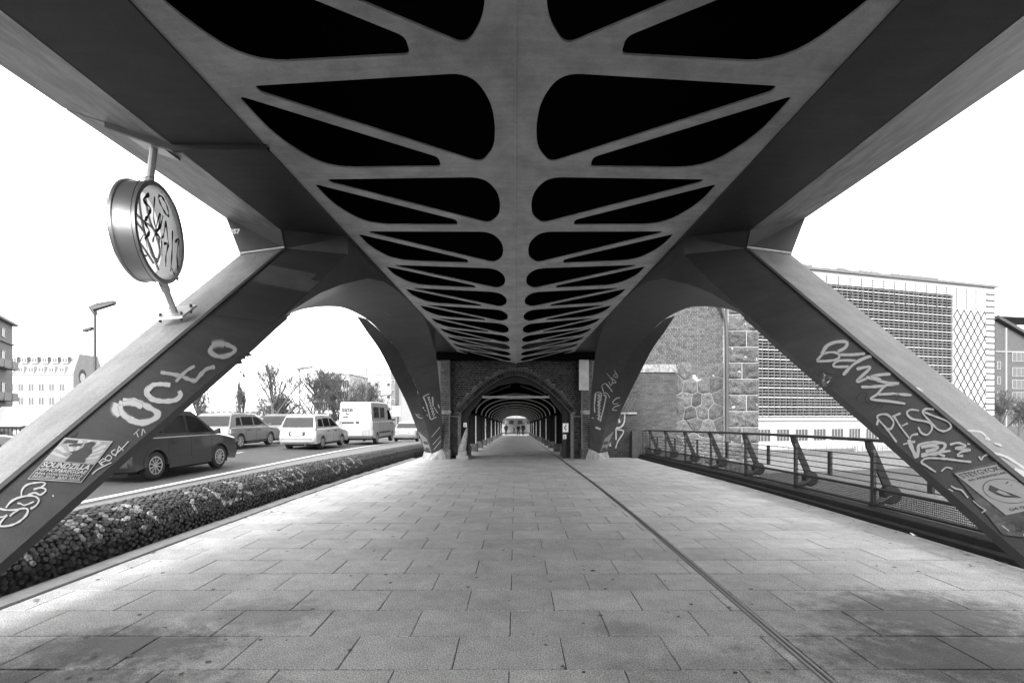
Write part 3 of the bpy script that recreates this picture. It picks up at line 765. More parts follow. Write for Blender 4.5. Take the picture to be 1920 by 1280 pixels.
# ================================================================ railing on the right
RAIL = empty("bridge_railing", (5.42, 2, 0)); RAIL.location = (0, 0, 0)
tag(RAIL, "dark iron railing with thin rods and wire mesh along the river side kerb", "railing")
M_rail = mat("dark_rail_paint", 0.012, 0.5, 0.4, 12, spots=.3, sscale=8)
M_brk = mat("stanchion_grey", 0.014, 0.6, 0.2, 6, spec=.2)
RX = 5.42; ys = [5.3 + 2.03 * k for k in range(0, 8)]; ys = [3.27] + ys
yE = 20.35
def rz(y, h): return zd(y) + h
def run(x, h, r, n, nm, m, y0=2.0, y1=yE, step=0.9):
    k = int((y1 - y0) / step); b = MB(); b.tube([(x, y0 + (y1 - y0) * i / k, rz(y0 + (y1 - y0) * i / k, h)) for i in range(k + 1)], r, n); return b.build(nm, m, RAIL)
M_hand = mat("worn_handrail", 0.03, 0.5, 0.5, 5, spots=.75, sscale=14)
run(RX + .02, 1.17, 0.030, 8, "handrail", M_hand)
for h in (0.93, 0.83, 0.73, 0.63, 0.53): run(RX, h, 0.0085, 5, "rod", M_rail)
run(RX, 0.445, 0.022, 6, "mesh_rail", M_rail); run(RX, 0.20, 0.022, 6, "mesh_rail", M_rail)
b = MB(); y = 2.0   # woven wire
while y < yE:
    b.add([(RX - .002, y - .005, rz(y, .2)), (RX - .002, y + .005, rz(y, .2)), (RX - .002, y + .005, rz(y, .445)), (RX - .002, y - .005, rz(y, .445))], [(0, 1, 2, 3)]); y += 0.028
for k in range(1, 9):
    h = 0.2 + k * .0272; A = [(RX + .001, 2 + i * .95, rz(2 + i * .95, h - .003)) for i in range(20)]; b.strip(A, [(p[0], p[1], p[2] + .010) for p in A])
o = b.build("wire_mesh", M_rail, RAIL); o["kind"] = "stuff"
for y in ys:
    z = zd(y)
    b = MB(); b.box(RX - .022, RX + .022, y - .035, y + .035, z + .16, z + .985); b.lathe([(0.001, .045), (.03, .03), (.035, 0)], (RX, y, z + .985), 'z', 8); p = b.build("post", M_rail, RAIL)
    # inclined flat stanchion that carries the handrail, with a round boss at its foot
    pr = [(RX - .03, 1.17), (RX + .05, 1.20), (RX + .09, 1.12), (RX + .42, 0.36), (RX + .31, 0.32), (RX - .01, 1.06)]
    b = MB(); b.prism([(x, y + .12, z + h) for x, h in pr], (0, 0.035, 0)); st = b.build("stanchion", M_brk, RAIL)
    b = MB(); b.lathe([(0.001, -.05), (.13, -.05), (.15, -.02), (.15, .05), (.13, .08), (.001, .08)], (RX + .36, y + .12, z + .33), 'y', 16); b.build("boss", M_brk, st)
    b = MB(); b.tube([(RX + .33, y + .12, z + .3), (RX + .2, y + .12, z + .22), (RX + .05, y + .12, z + .17)], [.07, .06, .05], 6); b.build("foot", M_rail, st)
    if y + 1.0 < yE:
        b = MB(); zm = zd(y + 1.0); b.box(RX - .018, RX + .018, y + .97, y + 1.05, zm + .52, zm + .94); b.build("spacer", M_rail, RAIL)
# end pillar of the railing
b = MB(); b.box(4.9, 5.35, 20.35, 20.7, zd(20.4) - .1, zd(20.4) + 1.12); b.box(5.36, 5.62, 20.3, 20.7, zd(20.4) - .1, zd(20.4) + 1.06)
b.hexa([(5.34, 20.28, zd(20.4) + 1.062), (5.64, 20.28, zd(20.4) + 1.062), (5.64, 20.72, zd(20.4) + 1.062), (5.34, 20.72, zd(20.4) + 1.062)], [(5.42, 20.36, zd(20.4) + 1.17), (5.56, 20.36, zd(20.4) + 1.17), (5.56, 20.64, zd(20.4) + 1.17), (5.42, 20.64, zd(20.4) + 1.17)])
tag(b.build("end_pillar", mat("sooty_pillar", .05, .8, .4, 4)), "dark squat pillar where the railing ends against the tower", "pillar")
# ================================================================ cobbled bank on the left
BANK = empty("cobbled_bank", (0, 0, 0)); tag(BANK, "rounded bank of dark cobblestones sprayed with white tags beside the road", "bank")
def bank(t, y):
    """t 0..1 from the walk over the crest to the road"""
    tab = [(0, -4.34, 0.0), (.14, -4.37, .20), (.3, -4.46, .36), (.45, -4.62, .46), (.6, -4.82, .49), (.8, -5.1, .40), (1, -5.4, .12)]
    x = interp([(a, c) for a, c, d in tab], t); h = interp([(a, d) for a, c, d in tab], t)
    e = min(1.0, max(0.0, (27.0 - y) / 1.2))
    return Vector((x, y, zd(y) + h * (0.25 + .75 * e)))
b = MB(); rows = []
for i in range(80):
    y = 0.5 + i * 0.335
    rows.append([bank(k / 16, y) + Vector((-0.03 * (1 if k < 9 else -1), 0, -0.02)) for k in range(17)])
for a, c in zip(rows, rows[1:]): b.strip(a, c)
b.poly(rows[-1]); b.build("bank_bed", mat("bank_mortar", .025, .95, .3, 10), BANK)
M_cob = mat("dark_cobble", 0.016, 0.5, 0.5, 14, bump=0.012, bscale=45, rv=0.6)
M_cobw = mat("sprayed_cobble", 0.16, 0.6, 0.6, 10, bump=0.006, bscale=40, rv=0.3)
def cob_mesh(seed):
    rr = random.Random(seed); b = MB(); n = 6
    r0 = [Vector((math.cos(2 * math.pi * k / n + .3), math.sin(2 * math.pi * k / n + .3), 0)) * rr.uniform(.82, 1.16) for k in range(n)]
    lo = [Vector((p.x, p.y, -.6)) for p in r0]; mi = [Vector((p.x * .98, p.y * .98, .05)) for p in r0]; to = [Vector((p.x * .72, p.y * .72, .34 + rr.uniform(-.12, .12))) for p in r0]
    b.strip(lo, mi, True); b.strip(mi, to, True); b.add(to, [tuple(range(n))]); return b
cobs = [cob_mesh(s) for s in range(6)]
cob_me = [[c.mesh("cobble", m) for c in cobs] for m in (M_cob, M_cobw)]
# sprayed tags on the bank, as strokes in (metres along, fraction up the face)
BT = []
def tagst(y0, sc, *sts):
    for s in sts: BT.append([Vector((y0 + a * sc, .1 + .42 * h)) for a, h in s])
tagst(3.9, .5, [(0, .2), (.3, .95), (.6, .2)], [(.1, .5), (.5, .5)], [(.9, .1), (.9, .9)], [(.9, .9), (1.3, .6), (.9, .4)])
tagst(4.9, .5, [(0, .1), (.1, .9), (.5, .2), (.6, .9)], [(.9, .1), (1.0, .9)], [(1.0, .9), (1.5, .8)], [(1.0, .5), (1.35, .5)], [(1.6, .1), (1.7, .9), (2.1, .1)])
tagst(6.6, .75, [(0, .2), (.3, .9), (.6, .2)], [(.75, .9), (.9, .1), (1.3, .2)], [(1.5, .1), (1.55, .9), (1.9, .7), (1.6, .5), (2.0, .1)])
tagst(8.6, .9, [(0, .4), (.1, .8), (.35, .8), (.42, .4), (.3, .1), (.08, .15), (0, .4)], [(.6, .1), (.62, .9)], [(.95, .9), (.62, .45), (1.0, .1)], [(1.2, .4), (1.3, .85), (1.55, .8), (1.6, .4), (1.4, .1), (1.2, .4)], [(1.8, .85), (1.85, .15), (2.1, .1)])
tagst(11.6, 1.1, [(0, .8), (.05, .2), (.3, .1), (.5, .3), (.5, .85)], [(.8, .1), (.85, .85)], [(1.2, .85), (.85, .45), (1.25, .1)], [(1.5, .1), (1.55, .85), (2.0, .2), (2.05, .85)])
def on_tag(y, t):
    for s in BT:
        for a, e in zip(s, s[1:]):
            k = e - a; A = Vector((k.x, k.y * 1.6)); q = Vector((y - a.x, (t - a.y) * 1.6))
            u = max(0, min(1, q.dot(A) / max(1e-6, A.length_squared)))
            if (q - A * u).length < 0.030: return True
    return False
allc = []
rr = random.Random(9); y = 0.9; row = 0
while y < 26.8:
    t = 0.02 + (.03 if row % 2 else 0)
    while t < 0.98:
        yy = y + rr.uniform(-.012, .012); tt = t + rr.uniform(-.008, .008)
        allc.append((yy, tt, rr.uniform(.027, .043), rr.randrange(6), rr.uniform(0, 6.28))); t += 0.048
    y += 0.063; row += 1
def cob_frame(yy, tt, r, rot):
    p = bank(min(1, max(0, tt)), yy); du = bank(min(1, tt + .03), yy) - bank(max(0, tt - .03), yy); u = du.normalized(); v = Vector((0, 1, 0)); n = v.cross(u).normalized()
    if n.dot(Vector((0.3, 0, 1))) < 0: n = -n
    M3 = Matrix((v, n.cross(v), n)).transposed() @ Matrix.Rotation(rot, 3, 'Z') @ Matrix.Rotation(.22 * math.sin(rot * 7.3), 3, 'X')
    return p, M3
single = [c for c in allc if c[0] > 3.95 and c[1] < .62]; single.sort(key=lambda c: c[0]); sset = set(single[:300])
bm_ = [MB(), MB()]
for c in allc:
    yy, tt, r, k, rot = c; p, M3 = cob_frame(yy, tt, r, rot); w = 1 if on_tag(yy, tt) and rr.random() < .88 else 0
    M4 = Matrix.Translation(p) @ M3.to_4x4() @ Matrix.Diagonal((r, r, r * 1.15, 1))
    if c in sset:
        o = link("cobble", cob_me[w][k], BANK); o.matrix_world = M4
    else: bm_[w].add([M4 @ v for v in cobs[k].v and [Vector(q) for q in cobs[k].v]], cobs[k].f)
for w in (0, 1):
    o = bm_[w].build("cobbles", (M_cob, M_cobw)[w], BANK); o["kind"] = "stuff"
# ================================================================ vehicles
M_tyre = mat("tyre_rubber", 0.02, 0.8, 0.3, 20)
M_rim = mat("wheel_alloy", 0.5, 0.3, 0.1, 10, metal=0.7)
M_trim = mat("black_trim", 0.025, 0.6, 0.2, 10)
M_glass = mat("car_glass", 0.015, 0.08, .4, 1.5, spec=.5)
M_lamp = mat("lamp_lens", 0.22, 0.15, 0.2, 20, spec=0.8)
M_lampw = mat("clear_lens", 0.7, 0.15, 0.2, 20, spec=0.8)
M_plate = mat("number_plate_white", 0.8, 0.5, 0.05, 4)
M_under = mat("underbody", 0.012, 0.9, 0.2, 5)
wheel_cache = {}
def wheel(parent, x, y, r, w, sx, style, nsp=10):
    k = (round(r, 3), round(w, 3), style, sx)
    if k not in wheel_cache:
        b = MB(); b.lathe([(r * .60, -w / 2 + .02), (r * .72, -w / 2), (r * .93, -w / 2 + .01), (r, -w / 2 + .035), (r, w / 2 - .035), (r * .93, w / 2 - .01), (r * .72, w / 2), (r * .60, w / 2 - .02)], (0, 0, 0), 'x', 28)
        ty = b.mesh("tyre", M_tyre, 40)
        b = MB(); o = sx * (w / 2 - .012)
        b.lathe([(r * .66, o), (r * .62, o + sx * .006), (r * .56, o - sx * .01), (r * .55, o - sx * .06), (.001, o - sx * .07)], (0, 0, 0), 'x', 28)
        rimback = b.mesh("rim_back", M_trim, 40)
        b = MB()
        b.lathe([(r * .665, o - sx * .004), (r * .65, o + sx * .008), (r * .57, o + sx * .004), (r * .56, o - sx * .02)], (0, 0, 0), 'x', 28)
        b.lathe([(r * .16, o - sx * .03), (r * .14, o + sx * .004), (.001, o + sx * .008)], (0, 0, 0), 'x', 12)
        for i in range(nsp):
            a = 2 * math.pi * i / nsp; ww = .16 if style == 'alloy' else .22
            def q(rad, da, dx): return (o + sx * dx, rad * math.cos(a + da), rad * math.sin(a + da))
            b.hexa([q(r * .13, -.35, -.03), q(r * .13, .35, -.03), q(r * .6, ww * .55, -.03), q(r * .6, -ww * .55, -.03)], [q(r * .13, -.3, 0), q(r * .13, .3, 0), q(r * .6, ww * .5, .002), q(r * .6, -ww * .5, .002)])
        wheel_cache[k] = (ty, rimback, b.mesh("rim", M_rim if style == 'alloy' else mat("hubcap", .32, .4, .1, 8), 30))
    ty, rb, rm = wheel_cache[k]
    wl = link("wheel", ty, parent, (x, y, r), (rnd.uniform(0, 1), 0, 0))
    link("rim_back", rb, wl); link("rim", rm, wl)
def side_poly(parent, name, pts, wb, wt, zb, zt, m, proud=0.006, sides=(-1, 1), par=None):
    """polygon given in (y,z) on the leaning side of a cabin whose half width goes from wb at zb to wt at zt"""
    for sx in sides:
        b = MB(); loop = []
        for (y, z) in pts:
            x = wb + (wt - wb) * (z - zb) / (zt - zb); loop.append((sx * (x + proud), y, z))
        b.poly(loop); b.build(name, m, parent)
def car(name, label, group, loc, rz, paint, L, W, H, belt, hood, wb_y, wr, cabin, side_win, style='alloy', rear='hatch', trim=None, plate=True, rails=False, detail=True):
    """y runs forward from the rear bumper; cabin=(rear base y, rear roof y, front roof y, windscreen base y)"""
    root = empty(name, loc, rz); tag(root, label, "van" if rear == 'van' else "car", group)
    hw = W / 2; sill = 0.22 if rear != 'van' else 0.34
    rb, rr_, fr_, fb = cabin; y1, y2 = wb_y; ra = wr * 1.14
    def arc(yc): return [(yc + ra * math.cos(math.pi * (1 - i / 12)), max(sill, wr + ra * math.sin(math.pi * i / 12))) for i in range(13)]
    bot = [(0.12, sill + .04)] + [p for p in arc(y1)] + [p for p in arc(y2)] + [(L - .12, sill + .02)]
    if rear == 'sedan': top = [(L - .01, .42), (L - .02, .58), (L - .14, hood - .10), (L - .5, hood - .03), (fb, hood + .03), (fb - .2, belt), (rb + .1, belt), (.35, belt - .02), (.04, belt - .08), (.0, .62), (.02, .42)]
    elif rear == 'van': top = [(L - .01, .5), (L - .03, .8), (L - .2, hood - .06), (L - .6, hood + .05), (fb, belt), (fb - .6, belt), (.02, belt), (.0, .9), (.02, .5)]
    else: top = [(L - .01, .42), (L - .02, .60), (L - .14, hood - .12), (L - .5, hood - .04), (fb, hood + .03), (fb - .25, belt), (rb + .2, belt), (.09, belt - .01), (.05, belt - .2), (.0, .64), (.0, .52), (.03, .38)]
    prof = bot + top
    b = MB(); slices = []
    def sl(x, e, zc):
        out = []
        for (y, z) in prof:
            t = y / L; yy = y + e * (1 if t < .12 else (-1 if t > .88 else 0)) * (1.0)
            zz = z - (zc if z > belt - .13 or (y > fb and z > hood - .15) else 0)
            out.append((x, yy, zz))
        return out
    for (f, e, zc) in ((-1, .10, .05), (-.93, .025, .012), (-.8, .0, 0), (0, -.02, -.012), (.8, 0, 0), (.93, .025, .012), (1, .10, .05)): slices.append(sl(f * hw, e, zc))
    for a, c in zip(slices, slices[1:]): b.strip(a, c, True)
    b.poly(slices[0]); b.poly(slices[-1])
    body = b.build("body", paint, root, 38, True)
    # cabin
    cb = hw - .045; ct = hw - (.20 if rear != 'van' else .12); zb = belt - .02; zt = H
    rt = .05
    b = MB(); sec = [(rb, zb), (rr_ - (.02 if rear != 'van' else 0), zt - .09), (rr_ + .09, zt - .015), ((rr_ + fr_) / 2, zt + .012), (fr_ - .1, zt - .015), (fr_ + .05, zt - .09), (fb, zb)]
    def cx(z): return cb + (ct - cb) * (z - zb) / (zt - zb)
    Ls = [(-cx(z), y, z) for y, z in sec]; Li = [(-cx(z) + .07, y + (0), z + (.035 if z > zt - .12 else 0)) for y, z in sec]
    Ri = [(-p[0], p[1], p[2]) for p in Li]; Rs = [(-p[0], p[1], p[2]) for p in Ls]
    b.strip(Ls, Li); b.strip(Li, Ri); b.strip(Ri, Rs); b.poly(Ls); b.poly(Rs)
    cabn = b.build("cabin", paint, root, 38, True)
    for w in side_win: side_poly(root, "side_window", w, cb, ct, zb, zt, M_glass)
    # screens
    def screen(ya, za, yb, zb_, wa, wb_, nm, off, fl=0.0):
        b = MB(); n = Vector((0, (zb_ - za), -(yb - ya))).normalized() * off
        b.poly([Vector((-wa, ya, za)) + n, Vector((wa, ya, za)) + n, Vector((wb_, yb, zb_)) + n, Vector((-wb_, yb, zb_)) + n]); return b.build(nm, M_glass, root)
    if rear != 'van':
        za, zc = zb + .07, zt - .11; f = lambda z: (z - zb) / (zt - .09 - zb)
        screen(rb + (rr_ - .02 - rb) * f(za), za, rb + (rr_ - .02 - rb) * f(zc), zc, cx(za) - .07, cx(zc) - .05, "rear_screen", -.034)
        b = MB(); yz = lambda z: rb + (rr_ - .02 - rb) * f(z)
        b.bar((-.05, yz(za) - .02, za + .0), (.28, yz(za + .10) - .02, za + .10), .009, 5); b.build("rear_wiper", M_trim, root)
    za, zc = zb + .05, zt - .11; g = lambda z: fb + (fr_ + .05 - fb) * ((z - zb) / (zt - .09 - zb))
    screen(g(za), za, g(zc), zc, cx(za) - .06, cx(zc) - .05, "windscreen", .034)
    # wheels and dark arch liners
    for sx in (-1, 1):
        for yc in wb_y: wheel(root, sx * (hw - .115), yc, wr, .21, sx, style, 10 if style == 'alloy' else 7)
    b = MB(); b.box(-hw + .22, hw - .22, .25, L - .25, .16 if rear != 'van' else .25, .6); b.build("underbody", M_under, root)
    for sx in (-1, 1):
        for yc in wb_y:
            b = MB()
            A = [(sx * (hw + .008), yc + (ra + .045) * math.cos(math.pi * i / 14), wr + (ra + .045) * math.sin(math.pi * i / 14)) for i in range(15)]
            B = [(sx * (hw + .012), yc + (ra - .005) * math.cos(math.pi * i / 14), wr + (ra - .005) * math.sin(math.pi * i / 14)) for i in range(15)]
            b.strip(A, B); b.strip(B, [(sx * (hw - .25), p[1], p[2]) for p in B]); b.build("wheel_arch", trim or paint, root, 40)
        b = MB(); ym = g(zb + .08) - .12
        b.hexa([(sx * (hw - .02), ym, belt - .03), (sx * (hw + .16), ym - .03, belt - .01), (sx * (hw + .16), ym + .08, belt - .01), (sx * (hw - .02), ym + .1, belt - .03)], [(sx * (hw - .02), ym, belt + .06), (sx * (hw + .15), ym - .03, belt + .14), (sx * (hw + .15), ym + .06, belt + .14), (sx * (hw - .02), ym + .08, belt + .06)])
        b.build("door_mirror", paint if rear != 'van' else M_trim, root)
        b = MB()
        for yh in (y1 + .55, y1 + 1.45) if rear != 'van' else (y2 - .5,): b.box(*sorted((sx * (hw + .0), sx * (hw + .028))), yh, yh + .2, belt - .17, belt - .135)
        b.build("door_handle", trim and paint or M_trim, root)
        b = MB()   # door seams and sill moulding
        for ys in (y1 + .42, y1 + 1.28, y2 - .42): b.box(*sorted((sx * (hw + .0005), sx * (hw + .003))), ys, ys + .012, sill + .12, belt - .06)
        b.build("door_seam", M_trim, root)
        b = MB(); b.box(*sorted((sx * (hw - .01), sx * (hw + .014))), y1 + ra + .05, y2 - ra - .05, sill + (.0 if not trim else .02), sill + (.07 if not trim else .26)); b.build("sill_moulding", trim or M_trim, root)
    # rear lights, bumper, plate
    if rear == 'van':
        for sx in (-1, 1):
            b = MB(); b.box(*sorted((sx * (hw - .13), sx * (hw + .004))), -.012, .1, .95, 1.42); b.build("tail_lamp", M_lamp, root)
    else:
        for sx in (-1, 1):
            b = MB()
            if rear == 'wagon': b.hexa([(sx * (hw - .20), .03, belt - .05), (sx * (hw - .02), .085, belt - .05), (sx * (hw - .02), .2, belt - .05), (sx * (hw - .2), .12, belt - .05)], [(sx * (hw - .20), .1 + .12, belt + .33), (sx * (hw - .09), .14 + .12, belt + .33), (sx * (hw - .09), .3, belt + .33), (sx * (hw - .2), .2 + .12, belt + .33)])
            else: b.hexa([(sx * (hw - .42), -.012, belt - .26), (sx * (hw + .004), .10, belt - .26), (sx * (hw + .004), .30, belt - .26), (sx * (hw - .42), .1, belt - .26)], [(sx * (hw - .42), .03, belt - .10), (sx * (hw - .005), .13, belt - .10), (sx * (hw - .005), .36, belt - .10), (sx * (hw - .42), .15, belt - .10)])
            b.build("tail_lamp", M_lamp, root)
    b = MB()
    if rear == 'van': b.box(-hw + .02, hw - .02, -.06, .12, .36, .50)
    else:
        pr = [(-.05, .36), (-.075, .42), (-.07, .56), (-.0, .60), (.1, .58), (.1, .34)]
        A = [(-hw + .06, y + .10, z) for y, z in pr]; B = [(-hw + .2, y, z) for y, z in pr]; C = [(hw - .2, y, z) for y, z in pr]; D = [(hw - .06, y + .10, z) for y, z in pr]
        b.strip(A, B, True); b.strip(B, C, True); b.strip(C, D, True); b.poly(A); b.poly(D)
    b.build("rear_bumper", trim or (paint if rear != 'van' else M_trim), root, 40, True)
    if rear != 'van':
        b = MB(); b.box(-hw + .15, hw - .15, -.082, -.07, .47, .50); b.build("bumper_strip", M_trim, root)
    if plate:
        z = .74 if rear == 'wagon' else (.50 if rear in ('hatch',) else (.70 if rear != 'van' else .62)); yy = -.025 if rear != 'hatch' else -.085
        b = MB(); b.box(-.36, .36, yy - .0, .05, z - .10, z + .09); b.build("plate_recess", M_trim if rear == 'wagon' else paint, root)
        b = MB(); b.box(-.26, .26, yy - .012, yy - .002, z - .055, z + .055); b.build("number_plate", M_plate, root)
    if rails:
        for sx in (-1, 1):
            b = MB(); x = sx * (ct - .06); b.tube([(x, rr_ + .12, zt + .0), (x, rr_ + .2, zt + .06), (x, fr_ - .35, zt + .06), (x, fr_ - .25, zt + .01)], .016, 6); b.build("roof_rail", M_trim, root)
    b = MB(); b.bar((hw * .45, .15, .22), (hw * .45, -.03, .22), .03, 8); b.build("exhaust", M_trim, root)
    return root
def paint(nm, v, rough=.3, **k): return mat(nm, v, rough, .06, 3, coat=.6, **k)
def camber(x): return min(.16, max(0, -x - 8.6) * .035)
def on_road(x, y): return (x, y, zr(y) + camber(x))
G_cars = "vehicles queueing on the bridge road"
# grey crossover nearest the camera
H = 1.70; bl = 1.06
car("crossover_car", "dark grey crossover with silver alloy wheels nearest the left steel leg", G_cars, on_road(-9.78, 11.1), 0.0, paint("charcoal_paint", .03), 4.40, 1.80, H, bl, 1.03, (.86, 3.44), .345,
    (.16, .42, 2.50, 3.36), [[(.50, 1.15), (1.15, 1.13), (1.15, 1.56), (.66, 1.54)], [(1.22, 1.13), (2.05, 1.12), (2.05, 1.58), (1.22, 1.57)], [(2.13, 1.12), (3.10, 1.11), (2.55, 1.54), (2.13, 1.58)]], 'alloy', 'hatch', trim=mat("dark_cladding", .03, .55, .15, 8))
# silver estate
silver = paint("silver_paint", .12)
car("estate_car", "silver estate car with dark steel wheels in the far lane", G_cars, on_road(-13.1, 20.6), 0.0, silver, 4.56, 1.80, 1.52, .96, .92, (.88, 3.48), .32,
    (.10, .46, 2.45, 3.45), [[(.62, 1.03), (1.02, 1.02), (1.02, 1.38), (.74, 1.36)], [(1.12, 1.02), (2.02, 1.01), (2.02, 1.41), (1.12, 1.40)], [(2.10, 1.01), (3.15, 1.00), (2.48, 1.38), (2.10, 1.41)]], 'steel', 'hatch', rails=True)
# white older estate
white = paint("white_paint", .34)
car("estate_car", "white old estate car seen from behind between crossover and van", G_cars, on_road(-10.05, 22.2), -0.01, white, 4.30, 1.72, 1.58, .98, .90, (.86, 3.33), .30,
    (.06, .34, 2.20, 3.12), [[(.45, 1.06), (1.02, 1.05), (1.02, 1.42), (.60, 1.42)], [(1.12, 1.05), (1.82, 1.04), (1.82, 1.46), (1.12, 1.45)], [(1.90, 1.04), (2.85, 1.03), (2.22, 1.42), (1.90, 1.46)]], 'alloy', 'wagon', trim=None)
# dark hatchback half hidden
car("hatchback_car", "dark hatchback mostly hidden behind the white estate car", G_cars, on_road(-13.3, 26.4), 0.0, paint("dark_paint", .05), 4.1, 1.74, 1.55, .98, .92, (.82, 3.3), .31,
    (.15, .5, 2.2, 3.1), [[(.6, 1.05), (1.7, 1.04), (1.7, 1.44), (.8, 1.42)], [(1.78, 1.04), (2.85, 1.03), (2.25, 1.42), (1.78, 1.44)]], 'steel', 'hatch')
# saloon in front of the van
car("saloon_car", "pale saloon car ahead of the white van near the far leg", G_cars, on_road(-8.25, 35.6), 0.0, paint("pale_paint", .25), 4.6, 1.80, 1.43, .95, .90, (.98, 3.65), .32,
    (.75, 1.35, 2.55, 3.45), [[(1.3, 1.02), (2.0, 1.01), (2.0, 1.33), (1.5, 1.31)], [(2.08, 1.01), (3.1, 1.0), (2.55, 1.31), (2.08, 1.33)]], 'alloy', 'sedan')
# car at the far left edge of the picture
car("saloon_car", "white car at the left edge of the picture behind the steel leg", G_cars, on_road(-15.25, 9.75), 0.0, white, 4.5, 1.80, 1.45, .97, .93, (.9, 3.55), .32,
    (.6, 1.2, 2.5, 3.4), [[(1.2, 1.03), (2.0, 1.02), (2.0, 1.34), (1.4, 1.32)], [(2.08, 1.02), (3.1, 1.01), (2.5, 1.32), (2.08, 1.34)]], 'alloy', 'sedan')
# white panel van
VH = 2.46
van = car("panel_van", "white high roof panel van with lettering on its rear doors", G_cars, on_road(-9.28, 28.0), 0.0, mat("van_white", .36, .45, .06, 2, coat=.3, spots=.10, sscale=2.2), 5.4, 1.99, VH, 1.35, 1.25, (1.0, 4.45), .34,
    (.0, .02, 3.6, 4.75), [[(3.5, 1.42), (4.5, 1.41), (3.95, 2.02), (3.5, 2.04)]], 'steel', 'van')
M_seam = mat("van_seam", .10, .6, .2, 10)
b = MB(); b.box(-.006, .006, -.006, 0, .55, VH - .14); b.box(-.97, .97, -.0055, 0, .84, .853); b.build("rear_door_seam", M_seam, van)
b = MB(); b.box(-.80, -.10, -.04, -.001, 1.24, 1.33); b.build("plate_lamp_bar", M_trim, van)
b = MB(); b.box(.04, .20, -.05, -.001, 1.24, 1.36); b.build("door_lock", M_trim, van)
b = MB(); b.box(-.93, .80, -.004, -.0005, .52, .84); b.build("lower_cladding", mat("van_cladding", .22, .6, .2, 8), van)
for sx in (-1, 1):
    b = MB(); b.box(sx * .99 - .07, sx * .99 + .07, -.04, .02, 1.80, 1.90); b.build("hinge", M_trim, van)
for (t, s, x, z) in (("sate", .40, -.80, 1.92), ("fur", .16, -.55, 1.74), ("berlin", .13, -.72, 1.58)):
    vs, fs = text_mesh(t, s, .008); b = MB(); b.add([(p.x + x, -.008, p.y + z) for p in vs], fs); b.build("lettering", M_blk, van)
for (ya, yb) in ((.35, 1.55), (1.75, 2.75)):
    b = MB(); x = .985
    for (a, c) in (((ya, 1.55), (yb, 1.55)), ((yb, 1.55), (yb, 2.2)), ((ya, 2.2), (yb, 2.2)), ((ya, 1.55), (ya, 2.2))):
        f = lambda z: 1.0 - .045 + ((1 - .12) - (1 - .045)) * (z - 1.33) / (VH - 1.33)
        b.bar((f(a[1]), a[0], a[1]), (f(c[1]), c[0], c[1]), .014, 5)
    g_ = MB(); g_.add([(f(1.57) + .004, ya + .02, 1.57), (f(1.57) + .004, yb - .02, 1.57), (f(2.18) + .004, yb - .02, 2.18), (f(2.18) + .004, ya + .02, 2.18)], [(0, 1, 2, 3)]); g_.build("side_panel_shade", mat("panel_shade", .03, .25, .2, 3), van)  # dark quad paints the shade on the van's right side
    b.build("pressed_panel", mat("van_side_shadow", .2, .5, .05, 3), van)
b = MB(); b.box(.996, 1.012, 1.4, 3.9, .62, .72); b.build("rub_strip", M_trim, van)
# ================================================================ round light drum between leg and girder
DR = empty("light_drum", (-3.58, 4.87, 3.37), R(12)); tag(DR, "round steel light drum scrawled with black marker hung between leg and girder", "light sign")
M_brush = mat("brushed_steel", .5, .28, .12, 3, metal=.85, stretch=(1, 1, 1))
M_pale = mat("opal_panel", .62, .5, .08, 3)
r = .475
b = MB(); b.lathe([(r, -.19), (r, -.02), (r + .012, -.015), (r + .012, .012), (r - .03, .012), (r - .035, -.02), (r - .035, -.19)], (0, 0, 0), 'x', 56); b.lathe([(r + .012, -.205), (r + .012, -.18), (r, -.175)], (0, 0, 0), 'x', 56); b.build("drum_wall", M_brush, DR, 35)
opal = bpy.data.materials.new("opal_glass"); opal.use_nodes = True
on = opal.node_tree.nodes; ol = opal.node_tree.links; on.remove(on["Principled BSDF"])
td = on.new("ShaderNodeBsdfTranslucent"); td.inputs[0].default_value = (.9, .9, .9, 1); dd = on.new("ShaderNodeBsdfDiffuse"); dd.inputs[0].default_value = (.85, .85, .85, 1)
mx = on.new("ShaderNodeMixShader"); mx.inputs[0].default_value = .45; ol.new(td.outputs[0], mx.inputs[1]); ol.new(dd.outputs[0], mx.inputs[2]); ol.new(mx.outputs[0], on["Material Output"].inputs[0])
b = MB(); b.lathe([(.001, -.185), (r - .03, -.185)], (0, 0, 0), 'x', 48); b.build("back_panel", opal, DR)
for hx in (0.0, -.19):
    b = MB(); b.tube([(hx, (r + .045) * math.cos(2 * math.pi * k / 60), (r + .045) * math.sin(2 * math.pi * k / 60)) for k in range(60)], .003, 4, True); b.build("rim_hoop", M_iron, DR)
M_tube = mat("neon_tube", .35, .3, .1, 5)
b = MB()
def tz(*pts): return catmull([(-.13, y, z) for y, z in pts], 6)
for pts in (((-.40, .10), (-.2, .05), (0, -.02), (.12, -.18), (.2, -.2)), ((-.42, -.02), (-.25, -.1), (-.05, -.16), (.15, -.26)), ((-.36, -.2), (-.2, -.26), (0, -.3), (.05, -.35), (-.1, -.36), (-.3, -.28)), ((-.3, .3), (-.2, .14), (-.05, .1), (.1, .1), (.25, .06)), ((.0, .34), (.08, .15), (.2, .05), (.28, -.1), (.2, -.25)), ((-.12, .38), (-.1, .2), (-.02, .0), (.1, -.12), (.25, -.3))):
    b.tube(tz(*pts), .011, 6)
b.build("neon_tubes", M_tube, DR)
glassm = bpy.data.materials.new("clear_pane"); glassm.use_nodes = True
gn = glassm.node_tree.nodes; gl = glassm.node_tree.links; pb = gn["Principled BSDF"]; pb.inputs["Base Color"].default_value = (.05, .05, .05, 1); pb.inputs["Roughness"].default_value = .04
